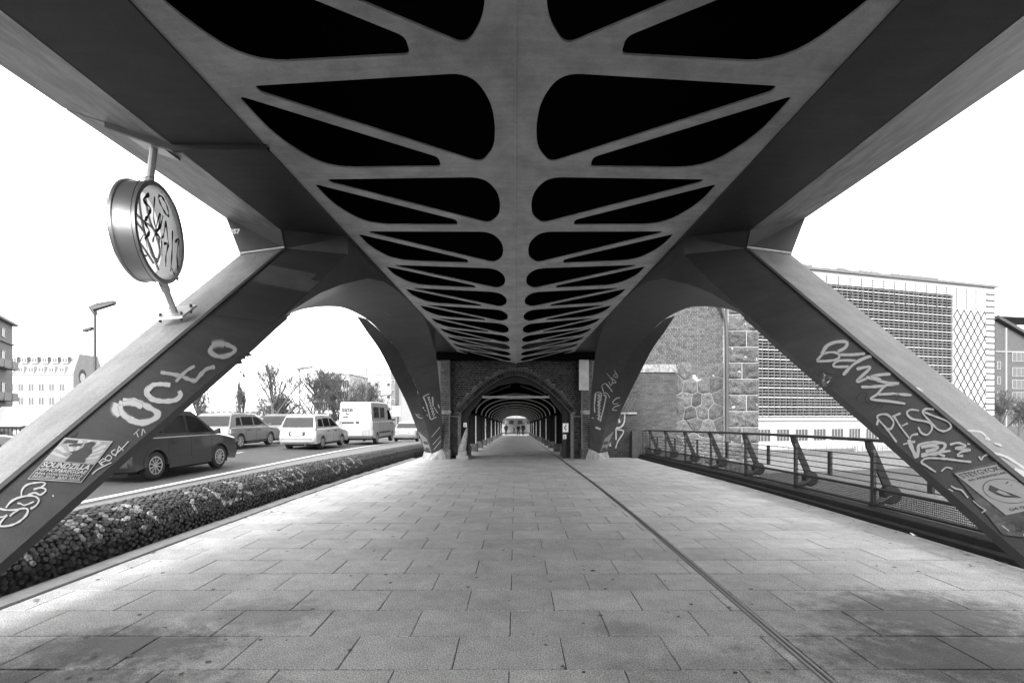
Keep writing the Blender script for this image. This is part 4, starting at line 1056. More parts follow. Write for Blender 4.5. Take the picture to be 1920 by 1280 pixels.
tr = gn.new("ShaderNodeBsdfTransparent"); mx = gn.new("ShaderNodeMixShader"); mx.inputs[0].default_value = .95
gl.new(pb.outputs[0], mx.inputs[1]); gl.new(tr.outputs[0], mx.inputs[2]); gl.new(mx.outputs[0], gn["Material Output"].inputs[0])
b = MB(); b.lathe([(.001, 0), (r - .03, 0)], (0, 0, 0), 'x', 48); b.build("glass_pane", glassm, DR)
b = MB()
def mk(rad, *pts):
    P_ = catmull([Vector((.006, y, z)) for y, z in pts], 7); A = []; B = []
    for i, p in enumerate(P_):
        d = (P_[min(i + 1, len(P_) - 1)] - P_[max(i - 1, 0)]).normalized(); n = Vector((0, -d.z, d.y)) * rad * 1.35 * (.7 + .3 * math.sin(i * .9)); A.append(p + n); B.append(p - n)
    b.strip(A, B)
mk(.012, (-.05, .36), (.02, .38), (.12, .33), (.16, .25), (.1, .24), (0, .29), (-.06, .35))
mk(.016, (-.22, .30), (-.32, .20), (-.2, .17), (-.26, .06), (-.3, .0), (-.22, -.06), (-.3, -.16))
mk(.011, (-.12, .32), (-.14, .1), (-.06, .02), (0, .2)); mk(.011, (-.02, .2), (-.1, 0), (-.02, .05), (.04, .2))
mk(.011, (.1, .17), (.05, 0), (0, -.04)); mk(.011, (.1, .17), (.16, -.08)); mk(.011, (-.16, -.14), (-.1, -.04), (0, -.06), (.02, -.22)); mk(.011, (-.04, -.04), (-.02, -.16))
mk(.012, (.06, -.08), (.14, -.06), (.1, -.2), (.1, -.3)); mk(.012, (.24, .12), (.23, -.1), (.2, -.32)); mk(.012, (.3, .02), (.38, .08), (.34, -.1), (.36, -.36), (.22, -.28))
mk(.006, (.36, -.22), (.47, -.22)); mk(.006, (.43, -.16), (.43, -.28)); mk(.006, (-.4, -.24), (-.3, -.12), (-.26, -.3), (-.4, -.3))
b.build("marker_scrawl", mat("black_marker", .012, .4, .1, 5), DR)
M_zinc = mat("galvanised", .38, .45, .15, 6, metal=.5)
iv = (Matrix.Translation(DR.location) @ Matrix.Rotation(R(12), 4, 'Z')).inverted()
def wl(*p): return iv @ Vector(p)
b = MB(); b.bar((-.1, 0, r - .01), wl(-3.60, 4.81, 4.20), .034, 12); b.bar((-.1, 0, r - .01), (-.1, 0, r + .07), .045, 12); b.build("hanger_rod", M_zinc, DR)
def fl(x, y, o): return wl(x, y, 4.11 + (-x - 3.25) * .343 - o)
b = MB(); b.hexa([fl(-3.44, 4.66, .03), fl(-3.80, 4.66, .03), fl(-3.80, 4.96, .03), fl(-3.44, 4.96, .03)], [fl(-3.44, 4.66, .002), fl(-3.80, 4.66, .002), fl(-3.80, 4.96, .002), fl(-3.44, 4.96, .002)]); b.build("mount_plate", M_zinc, DR)
def lt(x, y, o): return wl(x, y, .745 * (y - 1.64) - (-x - 3.29) * .08 + o)
b = MB(); b.bar((-.04, .13, -r + .03), lt(-3.60, 5.13, .02), .03, 12); b.bar((-.04, .13, -r + .03), Vector((-.04, .13, -r + .03)).lerp(lt(-3.60, 5.13, .02), .3), .04, 12); b.build("foot_rod", M_zinc, DR)
b = MB(); b.hexa([lt(-3.46, 5.02, .045), lt(-3.76, 5.02, .045), lt(-3.76, 5.25, .045), lt(-3.46, 5.25, .045)], [lt(-3.46, 5.02, .07), lt(-3.76, 5.02, .07), lt(-3.76, 5.25, .07), lt(-3.46, 5.25, .07)])
b.build("mount_plate", M_zinc, DR)
for (x, y) in ((-3.5, 5.06), (-3.72, 5.06), (-3.5, 5.21), (-3.72, 5.21)):
    b = MB(); b.bar(lt(x, y, .0), lt(x, y, .095), .014, 6); b.build("bolt", M_iron, DR)
# ================================================================ street lamps
def lamp(px, d, ztop, label, cam_=False, arm=1.0):
    x = (px - VPX) * d / FPX; zb = zr(d) - .1 if d < 112 else -3.3
    root = empty("street_lamp", (x, d, zb)); tag(root, label, "street lamp", "street lamps along the road")
    m = mat("lamp_grey", .045, .5, .15, 4); h = ztop - zb
    b = MB(); b.tube([(0, 0, 0), (0, 0, 1.0), (0, 0, h - .1)], [.10, .085, .06], 8); b.build("pole", m, root)
    b = MB(); s = arm
    b.hexa([(-.28 * s, -.08, h + .12), (-.02, -.1, h - .25), (.06, -.1, h - .25), (.0, -.12, h + .02)], [(-.28 * s, .08, h + .12), (-.02, .1, h - .25), (.06, .1, h - .25), (.0, .12, h + .02)])
    b.hexa([(-.28 * s, -.10, h + .13), (.02, -.14, h - .02), (1.0 * s, -.12, h + .28), (.96 * s, -.12, h + .44), (.2, -.12, h + .30)], [(-.28 * s, .10, h + .13), (.02, .14, h - .02), (1.0 * s, .12, h + .28), (.96 * s, .12, h + .44), (.2, .12, h + .30)])
    b.build("lamp_head", m, root)
    if cam_:
        b = MB(); b.hexa([(-.55, -.1, h - 1.10), (-.12, -.1, h - .98), (-.12, .1, h - .98), (-.55, .1, h - 1.10)], [(-.55, -.1, h - .98), (-.12, -.1, h - .86), (-.12, .1, h - .86), (-.55, .1, h - .98)])
        b.bar((-.4, 0, h - 1.08), (-.3, 0, h - 1.25), .02, 5); b.bar((-.3, 0, h - 1.25), (0, 0, h - 1.3), .02, 5); b.build("camera_box", m, root)
    return root
lamp(178, 24, 6.75, "tall grey street lamp with a small camera above the left leg", True, 1.0)
lamp(562, 58, 6.9, "grey street lamp standing behind the white old estate car", False, 1.6)
lamp(680, 92, 6.3, "distant street lamp rising above the white van roof", False, 1.9)
lamp(716, 118, 6.0, "farthest street lamp right of the van roof", False, 2.2)
# left parapet of the road
PAR = empty("road_parapet", (0, 0, 0)); tag(PAR, "dark iron parapet with stone posts on the far side of the road", "parapet")
for k in range(16):
    y = 18 + k * 4.0; b = MB(); b.box(-26.3, -25.8, y - .25, y + .25, zr(y) - .2, zr(y) + 1.15); b.build("parapet_post", M_stone, PAR)
for (h, r_) in ((1.05, .05), (.2, .04)):
    b = MB(); b.tube([(-26.05, 14 + i * 4, zr(14 + i * 4) + h) for i in range(18)], r_, 5); b.build("parapet_rail", M_rail, PAR)
b = MB()
for i in range(340):
    y = 14 + i * .2; b.box(-26.06, -26.03, y, y + .03, zr(y) + .2, zr(y) + 1.03)
o = b.build("baluster_row", M_rail, PAR); o["kind"] = "stuff"
# traffic sign beyond the van
sg = empty("road_sign", P(743, 800, 44)); tag(sg, "small square white road sign beyond the white van", "sign")
b = MB(); b.bar((0, 0, -1.3), (0, 0, 1.9), .035, 6); b.build("post", M_zinc, sg)
b = MB(); b.box(-.38, .38, -.03, 0, 1.0, 1.9); b.build("plate", MATS["sign_white"], sg)
# ================================================================ buildings beyond
M_plaster = mat("white_plaster", .4, .85, .08, .8)
M_greyp = mat("grey_plaster", .11, .85, .1, .8)
M_wglass = glass_dark("window_glass", .035, .08)
M_frame = mat("window_frame", .3, .6, .1, 4)
def window_meshes(w, h, fr=.07, depth=.08, bars=1):
    k = ("win", round(w, 2), round(h, 2), bars)
    if k not in slab_cache:
        b = MB()
        for (x0, x1, z0, z1) in ((-w / 2 - fr, w / 2 + fr, h / 2, h / 2 + fr), (-w / 2 - fr, w / 2 + fr, -h / 2 - fr, -h / 2), (-w / 2 - fr, -w / 2, -h / 2, h / 2), (w / 2, w / 2 + fr, -h / 2, h / 2)): b.box(x0, x1, -depth, 0, z0, z1)
        for i in range(bars): x = -w / 2 + w * (i + 1) / (bars + 1); b.box(x - .035, x + .035, -depth * .6, -.03, -h / 2, h / 2)
        p = MB(); p.quad((-w / 2, -.02, -h / 2), (w / 2, -.02, -h / 2), (w / 2, -.02, h / 2), (-w / 2, -.02, h / 2))
        slab_cache[k] = (p.mesh("window", M_wglass), b.mesh("frame", M_frame))
    return slab_cache[k]
def add_window(parent, x, z, w, h, y=0.0, bars=1, rz=0.0):
    p, f = window_meshes(w, h, bars=bars); o = link("window", p, parent, (x, y - .004, z), (0, 0, rz)); link("frame", f, o); return o
# white mansard building on the left
D0 = 120.0; k = D0 / FPX
wb = empty("mansard_building", (-126.5, D0, -3.3)); tag(wb, "long white building with dormers in its steep roof behind the left leg", "building")
Wd, He = 16.6, 15.0                                 # facade width, eaves height above ground
b = MB(); b.box(-6, Wd, 0, 8.5, 0, He); b.build("wall", M_plaster, wb)
b = MB(); b.hexa([(-6, 0, He + .002), (Wd, 0, He + .002), (Wd, 8.5, He + .002), (-6, 8.5, He + .002)], [(-6, 1.9, He + 4.9), (Wd, 1.9, He + 4.9), (Wd, 6.6, He + 4.9), (-6, 6.6, He + 4.9)]); rf = b.build("roof", mat("pale_roof", .2, .8, .15, 2), wb)
b = MB(); b.hexa([(Wd + .02, -.1, 0), (Wd + .25, -.1, 0), (Wd + .25, 8.6, 0), (Wd + .02, 8.6, 0)], [(Wd + .02, -.1, He + .3), (Wd + .25, -.1, He + .3), (Wd + .25, 8.6, He + .3), (Wd + .02, 8.6, He + .3)])
b.hexa([(Wd + .02, -.1, He + .3), (Wd + .25, -.1, He + .3), (Wd + .25, 8.6, He + .3), (Wd + .02, 8.6, He + .3)], [(Wd + .02, 1.6, He + 5.1), (Wd + .25, 1.6, He + 5.1), (Wd + .25, 6.9, He + 5.1), (Wd + .02, 6.9, He + 5.1)]); b.build("gable_wall", mat("gable_grey", .22, .85, .12, 1), wb)
for i in range(7):
    x = 1.2 + i * 2.55 - 2.55
    for (z, h) in ((1.6, 1.5), (4.6, 1.5), (8.2, 1.7), (11.6, 1.7)):
        for dx in (-.36, .36): add_window(wb, x + dx, z, .42, h, -.01, 0)
    for (z, yo) in ((He + 1.1, .35), (He + 3.5, 1.2)):
        b = MB(); b.hexa([(x - .75, yo - .5, z - .9), (x + .75, yo - .5, z - .9), (x + .75, yo + 1.6, z - .9), (x - .75, yo + 1.6, z - .9)], [(x - .75, yo - .5, z + .7), (x + .75, yo - .5, z + .7), (x + .75, yo + 1.6, z + .9), (x - .75, yo + 1.6, z + .9)])
        d = b.build("dormer", M_plaster, wb)
        for dx in (-.32, .32): q = link("window", window_meshes(.42, .95, bars=0)[0], d, (x + dx, yo - .51, z - .1))
        if z > He + 2:
            b = MB(); b.poly([(x + .76, yo - .5, z + .72), (x + 1.35, yo - .2, z + .72), (x + .76, yo - .5, z - .75)]); b.build("dormer_cheek", M_iron, d)
b = MB(); b.box(-6, Wd + .01, -.25, 0, He - .25, He - .02); b.build("cornice", M_plaster, wb)
vs, fs = text_mesh("HOSTEL", 1.05, .02); b = MB(); b.add([(p.x - 3.9, .3, p.y + He + 2.05) for p in vs], fs); b.build("lettering", M_blk, wb)
# faint painted figure on the gable: plain oval head and hood
b = MB(); cxm, czm = 2.4, He - .6
hood = [(cxm + 1.1 * math.cos(a) * (1 if math.sin(a) > 0 else .9), czm + (1.9 if math.sin(a) > 0 else 2.6) * math.sin(a)) for a in [2 * math.pi * i / 20 for i in range(20)]]
face = [(cxm + .75 * math.cos(a), czm - .3 + 1.2 * math.sin(a)) for a in [2 * math.pi * i / 20 for i in range(20)]]
b.poly([(Wd + .27, y, z) for y, z in hood]); b.build("mural_hood", M_iron, wb)
b = MB(); b.poly([(Wd + .29, y, z) for y, z in face]); b.build("mural_face", M_plaster, wb)
# grey house at the left edge
gb = empty("grey_apartment_house", (-54.6, 46.2, -3.3), math.atan2(4.4, -3.0)); tag(gb, "grey apartment house with balconies cut by the left edge", "building")
b = MB(); b.box(0, 22, 0, 12, 0, 16.6); b.build("wall", M_greyp, gb)
b = MB(); b.box(0, 22.4, -.5, 12, 16.61, 16.9); b.box(0, 22.1, -.25, 0, 14.0, 14.15); b.build("cornice", mat("dark_cornice", .12, .8, .2, 3), gb)
for i in range(5):
    for (z, h) in ((15.2, 1.0), (11.9, 1.9), (7.9, 1.9), (4.2, 1.9), (1.4, 1.9)):
        w = add_window(gb, 18.0 - i * 3.2, z, 1.3, h, -.01, 1)
        if h > 1.5:
            b = MB(); x = 18.0 - i * 3.2; b.box(x - 1.3, x + 1.3, -1.1, -.02, z - 1.35, z - 1.2); b.box(x - 1.3, x + 1.3, -1.12, -1.06, z - 1.2, z - .35); b.build("balcony", mat("balcony_dark", .12, .7, .2, 3), gb)
# white marquee in front of it
mq = empty("white_marquee", P(20, 800, 52)); tag(mq, "low white marquee roof beside the grey apartment house", "marquee")
b = MB(); b.hexa([(-4, 0, 0), (6, 0, -.2), (6, 5, -.2), (-4, 5, 0)], [(-2, 1, 2.2), (1, 1, 2.2), (1, 4, 2.2), (-2, 4, 2.2)]); b.build("canvas", mat("canvas", .8, .9, .05, 1), mq)
for x, y in ((-3.8, .2), (5.8, .2), (5.8, 4.8), (-3.8, 4.8)):
    b = MB(); b.bar((x, y, -3.4), (x, y, .1), .06, 6); b.build("pole", M_zinc, mq)
def block(nm, label, px0, px1, ytop, d, depth, cols, rows, wm, hw_, m, base=-3.3, bars=1, z1off=2.2, pitch=None, top=None):
    x0, x1 = (px0 - VPX) * d / FPX, (px1 - VPX) * d / FPX; zt = EYE.z + (VPY - ytop) * d / FPX
    root = empty(nm, (x0, d, base)); tag(root, label, "building"); Wd = x1 - x0; He = zt - base
    b = MB(); b.box(0, Wd, 0, depth, 0, He); b.build("wall", m, root)
    b = MB(); b.box(-.15, Wd + .15, -.2, depth, He + .005, He + .3); b.build("roof", mat("flat_roof", .25, .8, .2, 3), root)
    pt = pitch or (He - 1.2) / rows
    for r in range(rows):
        for c in range(cols): add_window(root, Wd * (c + .5) / cols, He - 1.0 - pt * (r + .5) + .1, wm, hw_, -.01, bars)
    return root, Wd, He
block("far_terrace", "long low white terrace far behind the silver estate car", 372, 512, 762, 190, 12, 13, 2, 1.3, 1.5, M_plaster)
block("window_grid_block", "pale block with a grid of windows behind the bare trees", 588, 655, 702, 112, 14, 5, 5, 1.35, 1.7, M_plaster, bars=2)
r_, Wd, He = block("white_slab_block", "blank white slab block with a roof frame behind the van", 672, 740, 703, 130, 14, 3, 3, .7, .8, M_plaster, bars=0, pitch=3.3)
b = MB()
for (x0, x1, z0, z1) in ((1.6, 8.6, 1.45, 1.8), (1.6, 1.9, .3, 1.45), (8.3, 8.6, .3, 1.45)): b.box(x0, x1, 1, 1.3, He + z0, He + z1)
b.build("roof_frame", M_iron, r_)
r_, Wd, He = block("wing_block", "narrow pale wing with stacked windows beside the white slab block", 648, 676, 715, 122, 8, 3, 4, .9, 1.5, M_plaster, bars=1)
r_, Wd, He = block("dark_stair_tower", "thin dark stair tower at the right end of the slab block", 733, 741, 700, 118, 4, 1, 6, .8, .7, mat("dark_tower", .13, .8, .3, 2), bars=0)
r_, Wd, He = block("street_block", "distant pale street block seen beside the far left leg", 744, 800, 752, 170, 10, 8, 3, 1.0, 1.3, M_plaster)
# ================================================================ white office building across the river
fx0, fy0, fx1, fy1 = 24.0, 63.6, 77.6, 78.4
ang = math.atan2(fy1 - fy0, fx1 - fx0); LEN = math.hypot(fx1 - fx0, fy1 - fy0)
OB = empty("office_building", (fx0, fy0, -3.3), ang); tag(OB, "white riverside office building with louvred glass front and diamond perforated end", "building")
ca, sa = math.cos(ang), math.sin(ang)
def fpt(px):
    """distance along the facade seen at picture column px"""
    t = (px - VPX) / FPX; return (t * fy0 - fx0) / (ca - t * sa)
def fz(px, py):
    s = fpt(px); d = fy0 + s * sa; return EYE.z - (py - VPY) * d / FPX + 3.3
HT = fz(1862, 540); sL = fpt(1787); zlt = fz(1700, 545); zlb = fz(1500, 783)
M_office = mat("office_white", .38, .7, .05, 1)
b = MB(); b.box(sL, LEN, 0, 16, 0, HT); b.box(0, sL - .002, 0, 16, zlt, HT); b.box(0, sL - .003, 0, 16, 0, zlb); b.box(0, sL - .004, .9, 16, zlb + .001, zlt - .001)
wall = b.build("wall", M_office, OB)
b = MB(); b.box(-.1, LEN + .3, -.35, 16.2, HT + .003, HT + .35); b.build("roof_edge", mat("dark_roof_edge", .10, .6, .2, 2), OB)
b = MB(); b.box(0, sL - .01, .55, .6, zlb, zlt); b.build("glazing", mat("office_glazing", .015, .15, .5, .5, spec=.7), OB)
nsl = 44
for i in range(nsl):
    z = zlb + (zlt - zlb) * (i + .5) / nsl
    b = MB(); b.box(.02, sL - .05, .02, .30, z - .06, z + .06); b.build("louvre", M_office if i % 3 == 0 else mat("louvre_grey", .11, .6, .1, 2), OB)
for i in range(47):
    x = .3 + (sL - .6) * i / 46; b = MB(); b.box(x - .05, x + .05, .01, .42, zlb, zlt); b.build("mullion", mat("mullion_dark", .08, .5, .2, 2), OB)
b = MB(); ro = random.Random(12)
for i in range(23):
    for j in range(nsl):
        if ro.random() < (.55 if j < 12 else .28):
            x = .3 + (sL - .6) * i / 23; z = zlb + (zlt - zlb) * j / nsl
            b.box(x + .12, x + (sL - .6) / 23 * ro.choice((.5, .9, .9)), .44, .5, z + .12, z + (zlt - zlb) / nsl * .9)
o = b.build("blinds", mat("blind_white", .2, .8, .15, 3), OB); o["kind"] = "stuff"
for i in range(12): add_window(OB, 4.0 + i * 3.2, 2.0, 2.1, 1.6, -.01, 3)
b = MB(); b.box(-.1, sL, -.3, 0, zlb - .35, zlb - .02); b.build("ledge", M_office, OB)
b = MB(); pd = []
s0 = sL + .9; sw = (LEN - 2.3 - s0) / 4
for i in range(5):
    for j in range(12):
        cx_, cz_ = s0 + sw * i, HT - 5.0 - j * 2.15
        for k in range(20):
            a = k / 20 * 4; q = int(a); f = a - q
            c = [(0, 1.05), (sw / 2, 0), (0, -1.05), (-sw / 2, 0)]; p0, p1 = c[q % 4], c[(q + 1) % 4]
            pd.append((cx_ + p0[0] + (p1[0] - p0[0]) * f, cz_ + p0[1] + (p1[1] - p0[1]) * f))
for i in range(18):
    for k in range(9): pd.append((sL - 31.5 + i * 2.15, HT - .7 - k * .36))
for (x, z) in pd:
    if 0 < x < LEN - 1.9 and z > 1: b.add([(x - .17, -.012, z), (x, -.012, z - .2), (x + .17, -.012, z), (x, -.012, z + .2)], [(0, 1, 2, 3)])
o = b.build("perforations", M_iron, OB); o["kind"] = "stuff"
for j in range(26):
    z = HT - 1.2 - j * .98
    if z > 1.5: b = MB(); b.box(LEN - 2.0, LEN + .06, -.08, 2.0, z, z + .20); b.build("slit", M_iron, OB)
PH = [(1490, 1530), (1535, 1555), (1580, 1600), (1602, 1622), (1624, 1642), (1644, 1662), (1664, 1682), (1684, 1702), (1704, 1722), (1724, 1795)]
for (a, c) in PH: b = MB(); b.box(fpt(a), fpt(c) - .3, 2.5, 5, HT + .35, HT + .35 + 1.35); b.build("roof_cabin", ro.choice((M_office, MATS["louvre_grey"], mat("cabin_glass", .12, .3, .2, 2))), OB)
# quay railing and terrace with seated guests' tables in front
b = MB()
for i in range(60): x = 1 + i * .85; b.box(x - .02, x + .02, -6.0, -5.96, 0, 1.0)
for z in (.35, .68, 1.0): b.box(1, 51, -6.02, -5.94, z - .02, z + .02)
qr = b.build("quay_railing", MATS["louvre_grey"]); qr.location = OB.location; qr.rotation_euler = OB.rotation_euler
tag(qr, "thin pale railing along the quay in front of the office building", "railing")
b = MB(); b.hexa([(20, -5.5, 0), (30, -5.5, 0), (30, -5.2, 0), (20, -5.2, 0)], [(20, -5.5, .75), (30, -5.5, .75), (30, -5.2, .75), (20, -5.2, .75)])
for i in range(5): b.box(20.3 + i * 2, 21.9 + i * 2, -5.54, -5.5, .1, .68)
tr_ = b.build("planter_bench", mat("bench_grey", .35, .8, .2, 3)); tr_.location = OB.location; tr_.rotation_euler = OB.rotation_euler; tag(tr_, "long grey slatted bench on the quay before the office building", "bench")
# ================================================================ brick warehouse at the right edge
WH = empty("brick_warehouse", P(1866, 777, 90) + Vector((0, 0, -4.85)), math.radians(6)); tag(WH, "brick warehouse with gabled roof at the right edge of the picture", "building")
M_wbr = mat("warehouse_brick", .07, .85, .2, 1.5, bump=.01, bscale=8)
hs = 19.0
b = MB(); b.box(0, 40, 0, 20, 0, hs - 3.4); b.prism([(0, 0, hs - 3.39), (14, 0, hs - 3.39), (0, 0, hs + 3.3)], (0, 20, 0)); b.build("wall", M_wbr, WH)
b = MB(); b.hexa([(-.2, -.8, hs + 3.6), (15, -.8, hs - 3.9), (15, 20, hs - 3.9), (-.2, 20, hs + 3.6)], [(-.2, -.8, hs + 4.2), (15, -.8, hs - 3.3), (15, 20, hs - 3.3), (-.2, 20, hs + 4.2)])
b.box(14, 40, -.3, 20, hs - 3.39, hs - 2.6); b.hexa([(1, -.5, hs + 3.9), (40, -.5, hs + 3.3), (40, 18, hs + 6.3), (1, 18, hs + 6.3)], [(1, -.5, hs + 4.1), (40, -.5, hs + 3.5), (40, 18, hs + 6.5), (1, 18, hs + 6.5)]); b.build("roof", mat("slate_roof", .04, .8, .2, 2), WH)
for r in range(6):
    for c in range(4): add_window(WH, 4.9 + c * 3.6, hs - 3.9 - 2.3 * r + (.0 if r else .5), 2.7, 1.55, -.01, 2)
for r in range(6): add_window(WH, .7, hs - 5 - 2.8 * r, .6, 1.3, -.01, 0)
b = MB(); b.box(2.0, 2.25, -.2, 0, 0, hs + 2); b.box(0, 20, -.15, 0, hs - 2.5, hs - 2.35); b.build("downpipe", M_frame, WH)
# ================================================================ trees, bare in winter
M_bark = mat("winter_bark", .075, .9, .3, 6)
def bare_tree(nm, label, px, d, ytop, spread, seed, upright=.5, twigs=1.0, base=-3.3, thin=1.0, group="bare winter trees", brk=1.0):
    rr = random.Random(seed); x = (px - VPX) * d / FPX; zt = EYE.z + (VPY - ytop) * d / FPX; H = zt - base
    root = empty(nm, (x, d, base)); tag(root, label, "tree", group)
    tb, cb = MB(), MB(); cnt = [0]
    def grow(p, dr, ln, r, lvl):
        if cnt[0] > 9000: return
        cnt[0] += 1
        n = 3 if lvl < 2 else 2; q = p.copy(); d_ = dr.copy(); pts = [q.copy()]
        for i in range(n):
            d_ = (d_ + Vector((rr.uniform(-.16, .16), rr.uniform(-.16, .16), rr.uniform(-.04, .14)))).normalized(); q = q + d_ * ln / n; pts.append(q.copy())
        rad = [max((.05, .04, .028, .018, .0115)[lvl] * thin, r * (1 - .45 * i / n)) for i in range(n + 1)]
        (tb if lvl < 2 else cb).tube(pts, rad, 5 if lvl < 2 else 3)
        if lvl >= 4: return
        kids = (6, 6, 5, 3, 1)[lvl] if lvl else int(17 * brk)
        for i in range(kids):
            t = rr.uniform(.25 if lvl else .22, 1.0); f = t * n; j = min(n - 1, int(f)); bp = pts[j].lerp(pts[j + 1], f - j)
            a = rr.uniform(0, 6.283); sd = Vector((math.cos(a), math.sin(a), 0)); nd = (sd * (1 - upright) * rr.uniform(.7, 1.3) * spread + d_ * .45 + Vector((0, 0, upright * .8))).normalized()
            grow(bp, nd, ln * rr.uniform(.42, .70) * (.95 if lvl else (1.12 - .85 * t)), r * .42 * (1.15 - .4 * t), lvl + 1)
    grow(Vector((0, 0, 0)), Vector((0, 0, 1)), H * .86, H * .020 * thin + .03, 0)
    tb.build("trunk", M_bark, root); cb.build("crown", M_bark, root)
    return root
bare_tree("bare_poplar", "tall narrow bare tree left of the lamp behind the estate cars", 516, 62, 672, 1.15, 3, .5, 1.1)
bare_tree("bare_tree", "bushy bare tree just left of the middle street lamp", 545, 70, 725, 1.3, 4, .35, .8)
bare_tree("bare_tree", "bare tree with wide crown right of the middle street lamp", 590, 66, 688, 1.1, 5, .42, 1.1)
bare_tree("bare_tree", "bare tree in front of the window grid block", 622, 72, 694, 1.1, 6, .45, 1.1)
bare_tree("bare_tree", "bare tree just left of the white van", 652, 68, 702, 1.1, 7, .4, 1.0)
bare_tree("bare_tree", "bare tree behind the roof of the white van", 690, 76, 712, 1.1, 8, .4, 1.0)
bare_tree("bare_tree", "small bare tree between slab block and far steel leg", 708, 95, 742, 1.2, 9, .35, .6)
bare_tree("bare_tree", "upright bare tree behind the dark crossover roof", 372, 75, 728, .9, 10, .6, .8)
bare_tree("bare_poplar", "thin bare poplar above the silver estate car roof", 450, 130, 722, .35, 11, .8, .35, thin=.8)
bare_tree("bare_poplar", "second thin bare poplar above the silver estate car roof", 458, 132, 727, .35, 12, .8, .35, thin=.8)
bare_tree("bare_tree", "low dark bushy tree behind the dark hatchback", 502, 84, 757, 1.8, 13, .25, .8)
bare_tree("bare_tree", "pale leggy bare tree before the brick warehouse", 1880, 82, 735, 1.0, 14, .4, .8)
bare_tree("bare_tree", "bare tree at the right edge before the warehouse wall", 1905, 80, 752, 1.1, 15, .4, .7)
# ================================================================ haze-free litter on the walk
# ================================================================ sprayed tags and posters, laid onto the real faces
def bvh_of(mb): return BVHTree.FromPolygons([Vector(v) for v in mb.v], mb.f)
def merged(*mbs):
    m = MB()
    for q in mbs: m.add(q.v, q.f)
    return m
BV = {"L": bvh_of(LEGFACE[-1][0]), "R": bvh_of(LEGFACE[1][0]), "LT": bvh_of(LEGFACE[-1][1]), "RT": bvh_of(LEGFACE[1][1]),
      "LA": bvh_of(LEGFACE[("arch", -1)]), "RA": bvh_of(LEGFACE[("arch", 1)]), "LO": bvh_of(LEGFACE[("outer", -1)]), "RO": bvh_of(LEGFACE[("outer", 1)])}
def hit(key, px, py, off):
    d = ray_dir(px, py); loc, n, i, dist = BV[key].ray_cast(EYE, d, 60)
    if loc is None: return None
    if n.dot(d) > 0: n = -n
    return loc + n * off
def spray_mat(name, v, soft=1.0):
    m = bpy.data.materials.new(name); m.use_nodes = True; nt = m.node_tree; N = nt.nodes; L = nt.links
    b = N["Principled BSDF"]; b.inputs["Base Color"].default_value = (v, v, v, 1); b.inputs["Roughness"].default_value = .7
    at = N.new("ShaderNodeAttribute"); at.attribute_name = "cover"
    tc = N.new("ShaderNodeTexCoord"); n1 = N.new("ShaderNodeTexNoise"); n1.inputs["Scale"].default_value = 130; n1.inputs["Detail"].default_value = 3
    L.new(tc.outputs["Object"], n1.inputs["Vector"])
    n2 = N.new("ShaderNodeTexNoise"); n2.inputs["Scale"].default_value = 9; n2.inputs["Detail"].default_value = 4; L.new(tc.outputs["Object"], n2.inputs["Vector"])
    a = N.new("ShaderNodeMath"); a.operation = 'MULTIPLY_ADD'; a.inputs[1].default_value = .9; L.new(n1.outputs[0], a.inputs[0]); a.inputs[2].default_value = -.45
    c = N.new("ShaderNodeMath"); c.operation = 'MULTIPLY_ADD'; c.inputs[1].default_value = .5; L.new(n2.outputs[0], c.inputs[0]); c.inputs[2].default_value = -.25
    s = N.new("ShaderNodeMath"); s.operation = 'ADD'; L.new(a.outputs[0], s.inputs[0]); L.new(c.outputs[0], s.inputs[1])
    t = N.new("ShaderNodeMath"); t.operation = 'ADD'; t.use_clamp = True; L.new(at.outputs["Fac"], t.inputs[0]); L.new(s.outputs[0], t.inputs[1])
    e = N.new("ShaderNodeMath"); e.operation = 'MULTIPLY'; e.use_clamp = True; L.new(t.outputs[0], e.inputs[0]); L.new(at.outputs["Fac"], e.inputs[1])
    e2 = N.new("ShaderNodeMath"); e2.operation = 'MULTIPLY'; e2.use_clamp = True; L.new(e.outputs[0], e2.inputs[0]); e2.inputs[1].default_value = 1.5
    tr = N.new("ShaderNodeBsdfTransparent"); mx = N.new("ShaderNodeMixShader"); L.new(e2.outputs[0], mx.inputs[0]); L.new(tr.outputs[0], mx.inputs[1]); L.new(b.outputs[0], mx.inputs[2])
    L.new(mx.outputs[0], N["Material Output"].inputs[0]); return m
SP_W, SP_G, SP_K = spray_mat("white_spray", .42), spray_mat("grey_spray", .28), spray_mat("black_spray", .02)
